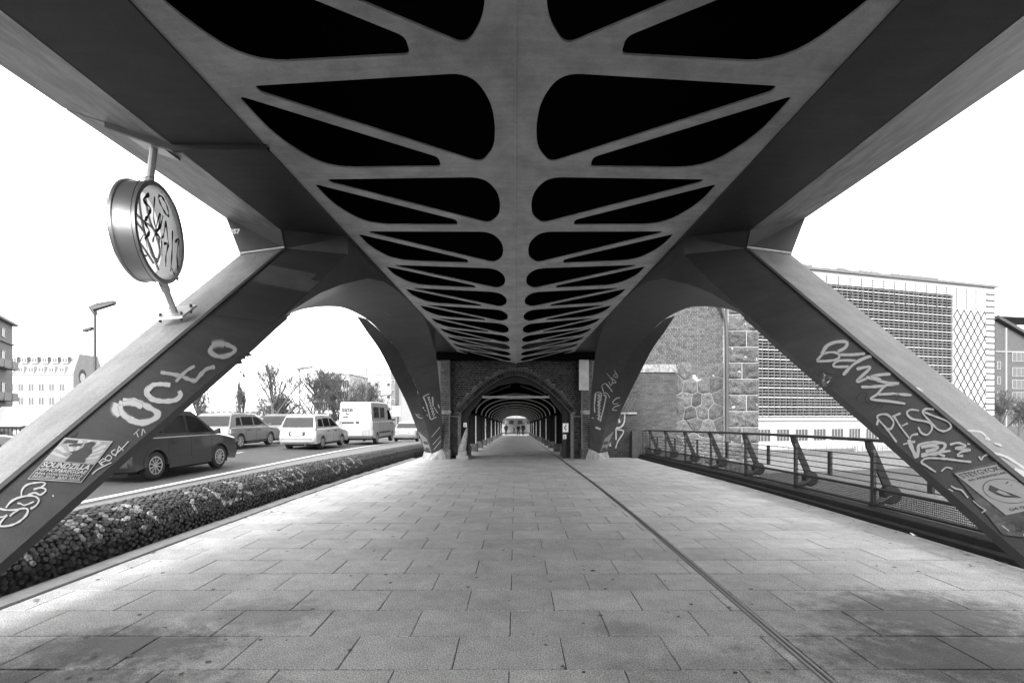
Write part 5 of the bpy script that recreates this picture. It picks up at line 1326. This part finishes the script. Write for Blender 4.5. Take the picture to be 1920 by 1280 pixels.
def spray(key, strokes, m, name="graffiti", off=.004, parent=None):
    """strokes: (points in picture columns/rows, core width px, halo px)"""
    V, F, C = [], [], []
    for n_, (pts, w, halo) in enumerate(strokes):
        w0 = w; ps = catmull([Vector((x, y, 0)) for x, y in pts], 8); o_ = off + .0004 * (n_ % 9); prev = None
        for i, p in enumerate(ps):
            d = (ps[min(i + 1, len(ps) - 1)] - ps[max(i - 1, 0)])
            if d.length < 1e-6: continue
            w = w0 * (.82 + .5 * noise.noise(Vector((p.x * .11, p.y * .11, n_ * 3.7)))); d.normalize(); n = Vector((-d.y, d.x, 0)); endf = .45 if i in (0, len(ps) - 1) else 1
            offs = [(-w / 2 - halo, 0), (-w / 2, .95), (0, 1), (w / 2, .95), (w / 2 + halo, 0)]; ring = []
            for (q, c) in offs:
                h_ = hit(key, p.x + n.x * q * endf, p.y + n.y * q * endf, o_)
                if h_ is None: ring = None; break
                ring.append((h_, c))
            if ring is None: prev = None; continue
            base = len(V)
            for (h_, c) in ring: V.append(h_); C.append(c * endf)
            if prev is not None:
                for k in range(4): F.append((prev + k, prev + k + 1, base + k + 1, base + k))
            prev = base
    if not F: return
    me = bpy.data.meshes.new(name); me.from_pydata([tuple(v) for v in V], [], F); me.materials.append(m)
    at = me.attributes.new("cover", 'FLOAT', 'POINT'); at.data.foreach_set("value", C); me.update()
    o = link(name, me, parent or VIA); o["kind"] = "stuff"; return o
def cr(ox, oy, s, *pts): return [(ox + x / s, oy + y / s) for x, y in pts]
E_ = lambda *p: cr(180, 620, 6.62, *p)
spray("L", [(E_((330, 880), (480, 880), (620, 935), (735, 1000), (765, 1050), (700, 1110), (560, 1145), (440, 1110), (340, 1040), (290, 960), (330, 880)), 10, 4),
            (E_((260, 900), (240, 980), (300, 1060)), 9, 8), (E_((330, 910), (460, 900), (580, 950)), 8, 5), (E_((300, 930), (330, 1030), (420, 1100)), 8, 4),
            (E_((930, 680), (800, 668), (690, 685), (625, 745), (650, 820), (740, 868), (880, 880), (1000, 858), (1050, 800), (1030, 750)), 8, 2.5), (E_((700, 690), (640, 760), (690, 840)), 9, 2)], SP_W)
spray("L", [(E_((800, 520), (930, 538), (1050, 565), (1150, 605), (1230, 622), (1290, 560), (1370, 480), (1480, 450)), 6.5, 2), (E_((990, 640), (1060, 560), (1140, 490), (1230, 440)), 5.5, 1.5),
            (E_((1480, 190), (1570, 165), (1680, 200), (1725, 240), (1680, 290), (1580, 325), (1480, 310), (1420, 260), (1440, 205), (1500, 180)), 6, 4), (E_((1440, 180), (1500, 165), (1600, 175)), 6, 9)], SP_G)
B_ = lambda *p: cr(0, 880, 10.667, *p)
spray("L", [(B_((430, 550), (440, 430), (500, 340), (600, 290), (720, 270), (850, 260), (910, 285), (870, 330), (820, 365)), 3.2, .7), (B_((670, 405), (800, 370), (890, 385), (920, 420), (880, 470), (800, 510), (700, 470), (560, 515)), 3, .7),
            (B_((120, 775), (200, 670), (320, 590), (450, 550), (600, 530), (720, 550), (780, 610), (750, 690), (690, 750), (610, 790)), 3.4, .7), (B_((350, 680), (420, 690), (480, 720), (560, 700), (690, 645)), 2.6, .6),
            (B_((-20, 785), (120, 815), (300, 815), (480, 785), (560, 810), (540, 900), (450, 1000), (330, 1080), (180, 1130), (30, 1140), (0, 1100), (60, 1010), (150, 920)), 3.4, .7), (B_((200, 945), (270, 880), (380, 820)), 3, .7), (B_((-20, 965), (80, 950), (150, 915)), 2.8, .6)], SP_W)
S_ = lambda *p: cr(40, 810, 8.727, *p)
spray("L", [(S_((1265, 500), (1340, 440), (1385, 465), (1300, 505)), 1.8, .5), (S_((1300, 500), (1345, 552)), 1.8, .5), (S_((1262, 480), (1325, 560)), 1.8, .5), (S_((1380, 425), (1430, 382), (1480, 420), (1440, 470), (1390, 462), (1380, 425)), 1.8, .5),
            (S_((1545, 290), (1480, 325), (1500, 370), (1545, 378), (1548, 402)), 1.8, .5), (S_((1540, 402), (1580, 310), (1602, 230)), 1.8, .5), (S_((1590, 235), (1680, 315)), 1.8, .5), (S_((1560, 355), (1640, 285), (1760, 155)), 1.6, .5), (S_((1160, 697), (1250, 620), (1380, 552), (1480, 505)), 2, .6),
            ([(250, 816), (262, 804)], 1.6, .4), ([(256, 811), (260, 821)], 1.6, .4), ([(266, 818), (268, 805), (273, 813)], 1.4, .4), ([(99, 931), (101, 929)], 3, .6)], SP_W)
spray("L", [(S_((925, -10), (900, 40), (830, 70), (800, 95)), 1.6, .4), (S_((860, 60), (905, 95)), 1.4, .4)], SP_K)
R_ = lambda *p: cr(1500, 600, 4.571, *p)
spray("R", [(R_((140, 352), (205, 290), (290, 278), (335, 300), (320, 338), (240, 352), (140, 355)), 3.6, 2), (R_((185, 300), (230, 225), (310, 190), (395, 190), (390, 235), (320, 275)), 3, 5), (R_((485, 350), (330, 352), (290, 400), (425, 402)), 3.6, 2),
            (R_((340, 300), (450, 300), (560, 290)), 3, 4), (R_((365, 478), (450, 390), (540, 335), (620, 310)), 4, 3), (R_((480, 425), (600, 410), (490, 528), (640, 480), (780, 465)), 4, 3), (R_((560, 490), (740, 540), (840, 548), (640, 575), (520, 576)), 4, 2.5), (R_((600, 490), (700, 520)), 4, 4),
            (R_((840, 545), (740, 560), (660, 640), (610, 682), (760, 700), (905, 722)), 4, 2), (R_((665, 640), (800, 635), (960, 646)), 4, 2)], SP_W)
spray("R", [(R_((830, 1052), (740, 930), (660, 832), (740, 810), (800, 870), (782, 930), (742, 935)), 3.6, 1), (R_((652, 922), (672, 845)), 3, 1.5), (R_((785, 832), (865, 800)), 3.4, 1), (R_((800, 820), (870, 930), (942, 1022)), 3, 1), (R_((870, 912), (925, 886)), 3.4, 1), (R_((942, 1022), (960, 990), (1012, 980)), 3, 1),
            (R_((1020, 780), (950, 772), (915, 800), (960, 850), (1100, 880), (1130, 930), (1092, 985), (1040, 970), (1012, 920)), 3.4, 1), (R_((1150, 772), (1080, 766), (1052, 800), (1120, 880), (1180, 940), (1240, 955), (1292, 920), (1260, 872), (1130, 820), (1062, 792)), 3.4, 1)], SP_W)
T_ = lambda *p: cr(1700, 820, 5.818, *p)
spray("R", [(T_((-40, 80), (20, 60), (95, 48)), 4.5, 1), (T_((20, 20), (60, 130), (110, 230)), 6, 3), (T_((110, 225), (125, 150), (140, 85), (300, 62), (410, 72), (400, 130), (320, 178), (150, 190)), 6, 1.5), (T_((150, 110), (280, 90), (330, 120), (200, 160)), 5, 4), (T_((150, 215), (330, 170), (480, 150)), 4, 1.5), (T_((330, 175), (420, 212)), 4, 1.2),
            (T_((320, 385), (215, 315), (160, 275), (220, 232), (400, 236), (560, 256), (705, 272)), 3.6, 1), (T_((465, 85), (560, 65), (640, 100), (530, 125), (690, 140), (590, 165), (555, 205), (615, 205)), 4, 1), (T_((655, 75), (690, 80)), 2.5, .8), (T_((785, 205), (812, 245), (835, 210), (890, 182)), 3, 1),
            (T_((375, 375), (430, 330), (500, 345)), 2.5, 1), (T_((420, 550), (510, 590)), 2, .6), (T_((430, 570), (500, 600)), 2, .6), (T_((480, 530), (530, 560), (600, 580), (650, 640), (670, 660)), 2.4, 1), (T_((720, 690), (800, 760), (870, 800)), 1.6, .8), (T_((810, 830), (870, 790)), 1.6, .6), (T_((1030, 960), (1120, 1030)), 2, 1), (T_((1265, 1075), (1320, 1040)), 4, 1)], SP_W)
spray("R", [(R_((480, 690), (510, 630), (570, 630), (560, 690), (620, 740)), 1.0, .4), (R_((620, 770), (720, 690), (690, 760)), 1.0, .4), (R_((780, 650), (850, 640), (820, 690)), 1.0, .4)], SP_K)
spray("RT", [(R_((1420, 822), (1465, 920), (1425, 942)), 3, .8), (R_((1425, 818), (1540, 850), (1625, 890)), 3, .8), (R_((1455, 900), (1540, 905), (1605, 932)), 3, .8), (R_((1420, 948), (1540, 960), (1590, 1000), (1625, 1035)), 3.4, 1), (R_((1655, 1055), (1730, 1082)), 3.4, 1), (R_((930, 575), (1040, 600), (1180, 655)), 4, 2), (R_((800, 455), (860, 480)), 3, 4),
             (T_((900, 180), (1000, 190), (1120, 240), (1300, 360)), 4, 2), (T_((1130, 330), (1250, 390), (1330, 460)), 7, 3), (T_((1150, 280), (1290, 330)), 4, 2), (T_((850, 10), (900, 30)), 4, 1.5), (T_((950, 70), (1040, 95)), 2.5, 1)], SP_W)
# stickers and scrawl on the far legs
Q_ = lambda *p: cr(1050, 660, 6.095, *p)
spray("RA", [(Q_((500, 450), (480, 380), (530, 360), (600, 450), (560, 400), (530, 370)), 1.4, .4), (Q_((530, 235), (600, 320), (580, 380), (560, 330)), 1.3, .4), (Q_((590, 290), (640, 340), (600, 350)), 1.3, .4), (Q_((620, 200), (660, 280), (610, 270), (640, 240)), 1.2, .6), (Q_((490, 460), (540, 470), (570, 520)), 1.2, .4),
             (Q_((410, 460), (395, 600), (400, 690)), 2.2, .5), (Q_((410, 460), (470, 465), (465, 560)), 1.6, .4), (Q_((530, 495), (500, 640), (460, 795)), 2.2, .5), (Q_((490, 480), (535, 500)), 2, .5)] +
            [(Q_((425, 490 + 38 * k), (455, 480 + 38 * k), (440, 505 + 38 * k), (470, 500 + 38 * k)), 1.6, .3) for k in range(8)] + [(Q_((405, 855), (470, 880)), 4, .8), (Q_((365, 750), (385, 752)), 1.5, .4)], SP_W, off=.012)
spray("RO", [(Q_((690, 515), (640, 530), (605, 570), (625, 590), (665, 580)), 1.2, .4), (Q_((690, 600), (630, 620), (600, 655), (650, 662)), 1.2, .4)], SP_W, off=.012)
W_ = lambda *p: cr(780, 660, 6.095, *p)
spray("LA", [(W_((80, 505), (120, 600), (165, 770)), 2.4, .4), (W_((80, 505), (155, 470)), 2, .4), (W_((165, 770), (235, 735)), 2, .4), (W_((185, 505), (190, 560), (195, 620)), 2.4, .8), (W_((200, 620), (250, 700)), 1.6, .6)] + [(W_((125 + 9 * k, 520 + 32 * k), (150 + 10 * k, 510 + 32 * k), (140 + 9 * k, 545 + 32 * k)), 1.5, .3) for k in range(7)] +
            [(W_((70, 625), (90, 640)), 3, .5), (W_((95, 655), (110, 672)), 1.4, .4), (W_((120, 705), (135, 730)), 1.4, .4), (W_((250, 590), (265, 640)), 1.6, .6), (W_((165, 980), (280, 845)), .8, .3), (W_((195, 1120), (290, 1000)), .8, .3), (W_((185, 1060), (285, 950)), .8, .3)], SP_W, off=.012)
spray("LO", [(W_((-5, 700), (30, 740), (75, 755)), 1.1, .3), (W_((15, 705), (45, 715)), .9, .3)], SP_W, off=.012)
# white scrawled figure on the buttress
BV["B"] = BVHTree.FromPolygons([Vector(p) for p in ((3.5, BY - .012, -1), (9, BY - .012, -1), (9, BY - .012, 5), (3.5, BY - .012, 5))], [(0, 1, 2, 3)])
spray("B", [(Q_((700, 690), (735, 685), (735, 790), (700, 850), (640, 868)), 2.6, .5), (Q_((640, 868), (640, 960), (640, 1000)), 2.4, .5), (Q_((650, 880), (725, 900), (700, 960), (660, 1020), (635, 1100)), 2.6, .5), (Q_((675, 760), (680, 810)), 3.4, .6), (Q_((560, 1000), (575, 1080)), 4, 2)], SP_W, parent=TOW)
# patches of repainted steel, in other greys
def repaint(key, quad, m):
    b = MB(); n = 6; A, B_, C_, D_ = [Vector(q) for q in quad]
    for i in range(n):
        for j in range(n):
            q = []
            for (a, c) in ((0, 0), (1, 0), (1, 1), (0, 1)):
                u, v = (i + a) / n, (j + c) / n; p = (A * (1 - u) + B_ * u) * (1 - v) + (D_ * (1 - u) + C_ * u) * v; q.append(hit(key, p.x, p.y, .0025))
            if all(x is not None for x in q): b.add(q, [(0, 1, 2, 3)])
    if b.f: b.build("repainted_patch", m, VIA)
M_rp1, M_rp2, M_rp3 = mat("repaint_light", .10, .5, .1, 3, spots=.2, sscale=4), mat("repaint_dark", .045, .45, .1, 3), mat("repaint_pale", .17, .5, .1, 3)
repaint("L", [(506, 497), (612, 518), (577, 548), (470, 527)], M_rp1); repaint("L", [(470, 527), (577, 548), (512, 604), (402, 590)], M_rp2)
repaint("LT", [(505, 468), (524, 476), (400, 572), (330, 572)], mat("repaint_mid", .11, .5, .1, 3))
repaint("LO", [(774, 800), (800, 822), (808, 846), (795, 842)], M_rp3); repaint("RO", [(1160, 800), (1134, 822), (1126, 846), (1139, 842)], M_rp3)
# ---------------------------------------------------------------- posters
def poster(key, name, label, quad, cat="poster", m=None, off=.006, n=8):
    root = empty(name, hit(key, sum(q[0] for q in quad) / 4 if all(0 < q[0] < 1920 for q in quad) else quad[0][0] + 20, sum(q[1] for q in quad) / 4, 0) or Vector((0, 3, 1))); loc = root.location.copy(); tag(root, label, cat)
    TL, TR, BR, BL = [Vector(q) for q in quad]
    def uv(u, v): return (TL * (1 - u) + TR * u) * (1 - v) + (BL * (1 - u) + BR * u) * v
    def put(u, v, o): p = uv(u, v); h_ = hit(key, p.x, p.y, o); return h_
    # fit a plane patch so that parts off the frame still lie on the leg
    c00, c10, c01, c11 = put(0, 0, 0), put(1, 0, 0), put(0, 1, 0), put(1, 1, 0)
    def pos(u, v, o):
        h_ = put(u, v, o)
        if h_ is not None: return h_ - loc
        return None
    def patch(nm, loop, o, m):
        b = MB(); pts = [pos(u, v, o) for u, v in loop]
        if any(p is None for p in pts): return
        b.poly(pts); return b.build(nm, m, root)
    b = MB()
    for i in range(n):
        for j in range(n):
            q = [pos((i + a) / n, (j + c) / n, off) for a, c in ((0, 0), (1, 0), (1, 1), (0, 1))]
            if all(x is not None for x in q): b.add(q, [(0, 1, 2, 3)])
    b.build("sheet", m, root)
    def txt(body, u0, v0, u1, hgt, mm, o, bold=.012, nm="lettering", shear=0):
        vs, fs = text_mesh(body, 1.0, bold, shear); x0, x1 = min(p.x for p in vs), max(p.x for p in vs); y0, y1 = min(p.y for p in vs), max(p.y for p in vs)
        b = MB(); pts = [pos(u0 + (p.x - x0) / (x1 - x0) * (u1 - u0), v0 - (p.y - y0) / (y1 - y0) * hgt, o) for p in vs]
        good = [f for f in fs if all(pts[i] is not None for i in f)]
        b.add([p if p is not None else (0, 0, 0) for p in pts], good)
        if good: b.build(nm, mm, root)
    return root, patch, txt
M_paper = mat("poster_paper", .42, .7, .12, 30, spots=.15, sscale=12)
M_ink = mat("poster_ink", .03, .6, .3, 20); M_ink2 = mat("poster_grey_ink", .22, .7, .3, 25)
q1 = [(121.9, 821.2), (211.9, 828.1), (152.9, 905.3), (52.0, 898.8)]
pr, patch, txt = poster("L", "event_poster", "pasted concert poster headed SOUNDZILLA on the left steel leg", q1, m=M_paper)
patch("picture_field", [(.02, .02), (.98, .02), (.98, .56), (.02, .56)], .0075, mat("poster_mid_ink", .26, .7, .2, 30))
for k in range(9):
    a0 = math.pi * (.05 + k * .105); a1 = a0 + .16; c = (.55, .5); f = lambda a, r: (min(.975, max(.025, c[0] + r * math.cos(a))), min(.555, max(.025, c[1] - r * .8 * math.sin(a))))
    patch("ray", [f(a0, .12), f(a0, .62), f(a1, .62), f(a1, .12)], .009, M_paper)
patch("dark_shape", [(.40, .55), (.42, .36), (.34, .33), (.46, .28), (.52, .2), (.5, .10), (.6, .05), (.72, .08), (.70, .2), (.78, .3), (.74, .45), (.78, .55)], .0105, M_ink)
patch("dark_shape", [(.30, .42), (.20, .36), (.36, .33), (.40, .40)], .0106, M_ink2)
patch("dark_shape", [(.08, .05), (.32, .05), (.33, .12), (.06, .14)], .0105, M_ink); patch("dark_shape", [(.36, .12), (.46, .11), (.44, .17), (.24, .2), (.2, .16)], .0107, M_ink)
patch("caption_field", [(.015, .565), (.985, .565), (.985, .985), (.015, .985)], .0075, M_ink)
txt("SOUNDZILLA", .04, .71, .96, .13, M_paper, .010, .03); txt("HIPHOP&REGGAE", .04, .81, .96, .085, M_paper, .010, .02); txt("INNA DANCEHALLSTYLE", .05, .885, .94, .055, M_paper, .010, .015); txt("30.01.2016  BAR SAUL", .05, .95, .95, .05, M_paper, .010, .02)
patch("small_print", [(.05, .96), (.95, .96), (.95, .97), (.05, .97)], .010, M_paper)
q0 = [(1787, 886), (1880, 862), (1962, 1012), (1880, 1003)]
pr, patch, txt = poster("R", "old_poster", "torn remains of an older dark poster under the pale one on the right leg", q0, m=mat("old_paper", .1, .8, .4, 25, spots=.4, sscale=14), off=.004)
txt("30.1", .40, .93, .95, .16, M_ink, .006, .04)
q2 = [(1789, 889), (1879, 869.5), (1978, 946), (1886, 967)]
pr, patch, txt = poster("R", "label_poster", "pale poster with a ringed line drawing headed STEYGYOKE on the right leg", q2, m=mat("pale_poster", .30, .7, .06, 20), off=.008)
txt("STEYGYOKE", .04, .13, .93, .10, M_ink, .010, .004); txt("4th ANNIVERSARY", .08, .215, .93, .05, M_ink, .010, .004); txt("04.01", .15, .95, .5, .06, M_ink, .010, .002)
def ring(c, ru, rv, t, a0=0, a1=2 * math.pi, n=30):
    return [[(c[0] + (ru + s) * math.cos(a0 + (a1 - a0) * i / n), c[1] + (rv + s) * math.sin(a0 + (a1 - a0) * i / n)) for i in range(n + 1)] for s in (0, t)]
i_, o_ = ring((.5, .55), .40, .27, .010)
for k in range(0, 30): patch("ring_line", [i_[k], i_[k + 1], o_[k + 1], o_[k]], .010, M_ink)
patch("drawing", [(.22, .45), (.34, .36), (.42, .50), (.52, .62), (.60, .74), (.46, .70), (.34, .66), (.26, .58)], .0095, M_ink); patch("drawing", [(.30, .52), (.38, .50), (.44, .58), (.46, .66), (.36, .62)], .011, MATS["pale_poster"])
patch("drawing", [(.62, .40), (.70, .37), (.71, .385), (.63, .415)], .010, M_ink); patch("drawing", [(.66, .46), (.70, .45), (.70, .462), (.66, .47)], .010, M_ink)
# scraps of tape and foil on the legs
def crumple(name, label, pts, seed, m, cat):
    rr = random.Random(seed); b = MB(); base = sum((Vector(p) for p in pts), Vector()) / len(pts); root_loc = base
    for k in range(9):
        a = Vector(pts[rr.randrange(len(pts))]).lerp(Vector(pts[rr.randrange(len(pts))]), rr.random()); q = [a + Vector((rr.uniform(-.05, .05), rr.uniform(-.05, .05), rr.uniform(-.07, .05))) for _ in range(4)]
        b.add([p - base for p in q], [(0, 1, 2), (0, 2, 3)])
    o = b.build(name, m); o.location = base; tag(o, label, cat)
crumple("foil_scrap", "crumpled dark foil stuck to the lower edge of the right leg", [P(1528, 700, 4.35), P(1548, 705, 4.3), P(1565, 716, 4.25), P(1540, 716, 4.3)], 4, mat("foil", .25, .35, .8, 30, metal=.5), "scrap")
crumple("hanging_rag", "dark rag hanging from the lower edge of the left leg", [P(457, 658, 5.0), P(452, 680, 5.0), P(451, 700, 5.0), P(462, 662, 5.0)], 6, mat("rag", .06, .8, .5, 20), "rag")
for (x, y, d, t) in ((436, 434, 6.95, "2057"),):
    p = P(x, y, d - .05); vs, fs = text_mesh(t, .09, .004); b = MB(); b.add([(p.x - .08 + q.x, p.y, p.z - .03 + q.y) for q in vs], fs); b.build("stencil_number", mat("stencil_white", .7, .7, .1, 5), VIA)
# ================================================================ people at the far end of the arcade
def person(label, px, d, pose, h=1.75, coat=.03, ph=0.0):
    x = (px - VPX) * d / FPX; z = zd(d) - .0; root = empty("person", (x, d, z)); tag(root, label, "person", "people walking at the end of the arcade"); s = h / 1.75
    def skin(name, verts, edges, rad, m, par):
        me = bpy.data.meshes.new(name); me.from_pydata([tuple(Vector(v) * s) for v in verts], edges, []); me.materials.append(m)
        o = link(name, me, par); md = o.modifiers.new("skin", 'SKIN'); sd = o.modifiers.new("sub", 'SUBSURF'); sd.levels = sd.render_levels = 1
        for i, r_ in enumerate(rad):
            rr_ = r_ if isinstance(r_, tuple) else (r_, r_); me.skin_vertices[0].data[i].radius = (rr_[0] * s, rr_[1] * s)
        me.skin_vertices[0].data[0].use_root = True; return o
    f = pose
    V_ = [(0, 0, .95), (0, 0, 1.15), (0, 0, 1.38), (0, 0, 1.50), (0, .01, 1.60), (0, .015, 1.72), (.10, 0, .90), (.11, -f * .12, .50), (.11, -f * .26, .09), (.11, -f * .26 - .14, .04), (-.10, 0, .90), (-.11, f * .14, .50), (-.11, f * .24, .10), (-.11, f * .24 - .14, .04),
          (.19, 0, 1.40), (.25, f * .10, 1.15), (.24, f * .16 - .06, .92), (.23, f * .16 - .10, .82), (-.19, 0, 1.40), (-.25, -f * .10, 1.15), (-.24, -f * .16 - .06, .92), (-.23, -f * .16 - .10, .82)]
    Ed = [(0, 1), (1, 2), (2, 3), (3, 4), (4, 5), (0, 6), (6, 7), (7, 8), (8, 9), (0, 10), (10, 11), (11, 12), (12, 13), (2, 14), (14, 15), (15, 16), (16, 17), (2, 18), (18, 19), (19, 20), (20, 21)]
    Ra = [(.15, .11), (.14, .10), (.16, .11), .06, (.075, .095), (.07, .09), .09, .065, .045, .04, .09, .065, .045, .04, .065, .05, .04, .035, .065, .05, .04, .035]
    body = skin("body", V_, Ed, Ra, mat("skin_tone", .32, .6, .05, 5), root)
    skin("coat", [V_[i] for i in (0, 1, 2, 14, 15, 16, 18, 19, 20)] + [(0, 0, .80)], [(0, 1), (1, 2), (2, 3), (3, 4), (4, 5), (2, 6), (6, 7), (7, 8), (0, 9)], [(.19, .15), (.17, .14), (.18, .14), .085, .068, .055, .085, .068, .055, (.2, .16)], mat("coat_%d" % int(coat * 100), coat, .85, .2, 8), root)
    skin("trousers", [V_[i] for i in (0, 6, 7, 8, 10, 11, 12)], [(0, 1), (1, 2), (2, 3), (0, 4), (4, 5), (5, 6)], [(.16, .13), .105, .08, .06, .105, .08, .06], mat("dark_trousers", .03, .85, .2, 8), root)
    b = MB(); b.lathe([(.001, .12), (.06, .11), (.095, .05), (.10, -.02), (.085, -.07)], Vector((0, .03, 1.70)) * s, 'z', 10); b.build("hair", mat("dark_hair", .02, .7, .2, 20), root, 60)
    b = MB(); b.bar(Vector((0, -.085, 1.665)) * s, Vector((0, -.115, 1.65)) * s, .014, 5); b.build("nose", MATS["skin_tone"], body)
    root.rotation_euler.z = ph
person("person in a dark coat walking left of the group far down the arcade", 949, 72, 1.0, 1.75, .03, 3.1)
person("person in dark clothes walking away at the middle of the arcade end", 972, 74, .7, 1.72, .02, 3.2)
person("taller person in a dark jacket on the right of the group", 981, 73, .9, 1.82, .025, 3.0)
person("smaller person in a grey coat behind the group in the daylight", 964, 88, .6, 1.65, .12, 0.1)
# ================================================================ leaf litter
rr = random.Random(77); b = MB()
for k in range(170):
    y = rr.uniform(3.0, 15); side = rr.random()
    x = 5.1 - abs(rr.gauss(0, .18)) if side < .5 else (-4.1 + abs(rr.gauss(0, .15)) if side < .8 else rr.uniform(-4, 5)); s = rr.uniform(.008, .026) * (1.5 if rr.random() < .08 else 1); a = rr.uniform(0, 6.28)
    p = [Vector((math.cos(a + t) * s * (1.4 if i % 2 else .8), math.sin(a + t) * s, rr.uniform(.003, .012))) for i, t in enumerate((0, 1.5, 3.1, 4.7))]
    b.add([q + Vector((x, y, zd(y) + .002)) for q in p], [(0, 1, 2), (0, 2, 3)])
tag(b.build("leaf_litter", mat("dry_litter", .06, .9, .4, 30, rv=.6)), "dry leaves and grit scattered along the kerbs", "litter", kind="stuff")
b = MB()
for k in range(150):
    y = 2.4 + abs(rr.gauss(0, 4)); x = rr.uniform(-4, 5); s = rr.uniform(.008, .02); n = 7
    if y < 17: b.add([(x + s * rr.uniform(.8, 1.2) * math.cos(6.283 * i / n), y + s * rr.uniform(.8, 1.2) * math.sin(6.283 * i / n), zd(y) + .0035) for i in range(n)], [tuple(range(n))])
tag(b.build("chewing_gum_spots", mat("old_gum", .07, .8, .4, 20, rv=.5)), "dark trodden chewing gum spots on the paving", "gum", kind="stuff")
for (px, py, lab) in ((640, 908, "white paper scrap lying by the left kerb near the bank"), (1717, 1003, "white paper scrap lying against the right kerb")):
    d = 1.55 * FPX / (py - VPY); q = P(px, py, d); b = MB(); b.add([(-.06, -.03, .004), (.05, -.04, .012), (.07, .03, .006), (-.04, .05, .02)], [(0, 1, 2), (0, 2, 3)])
    o = b.build("paper_scrap", mat("scrap_paper", .75, .8, .1, 10)); o.location = (q.x, q.y, zd(q.y) + .004); tag(o, lab, "paper")
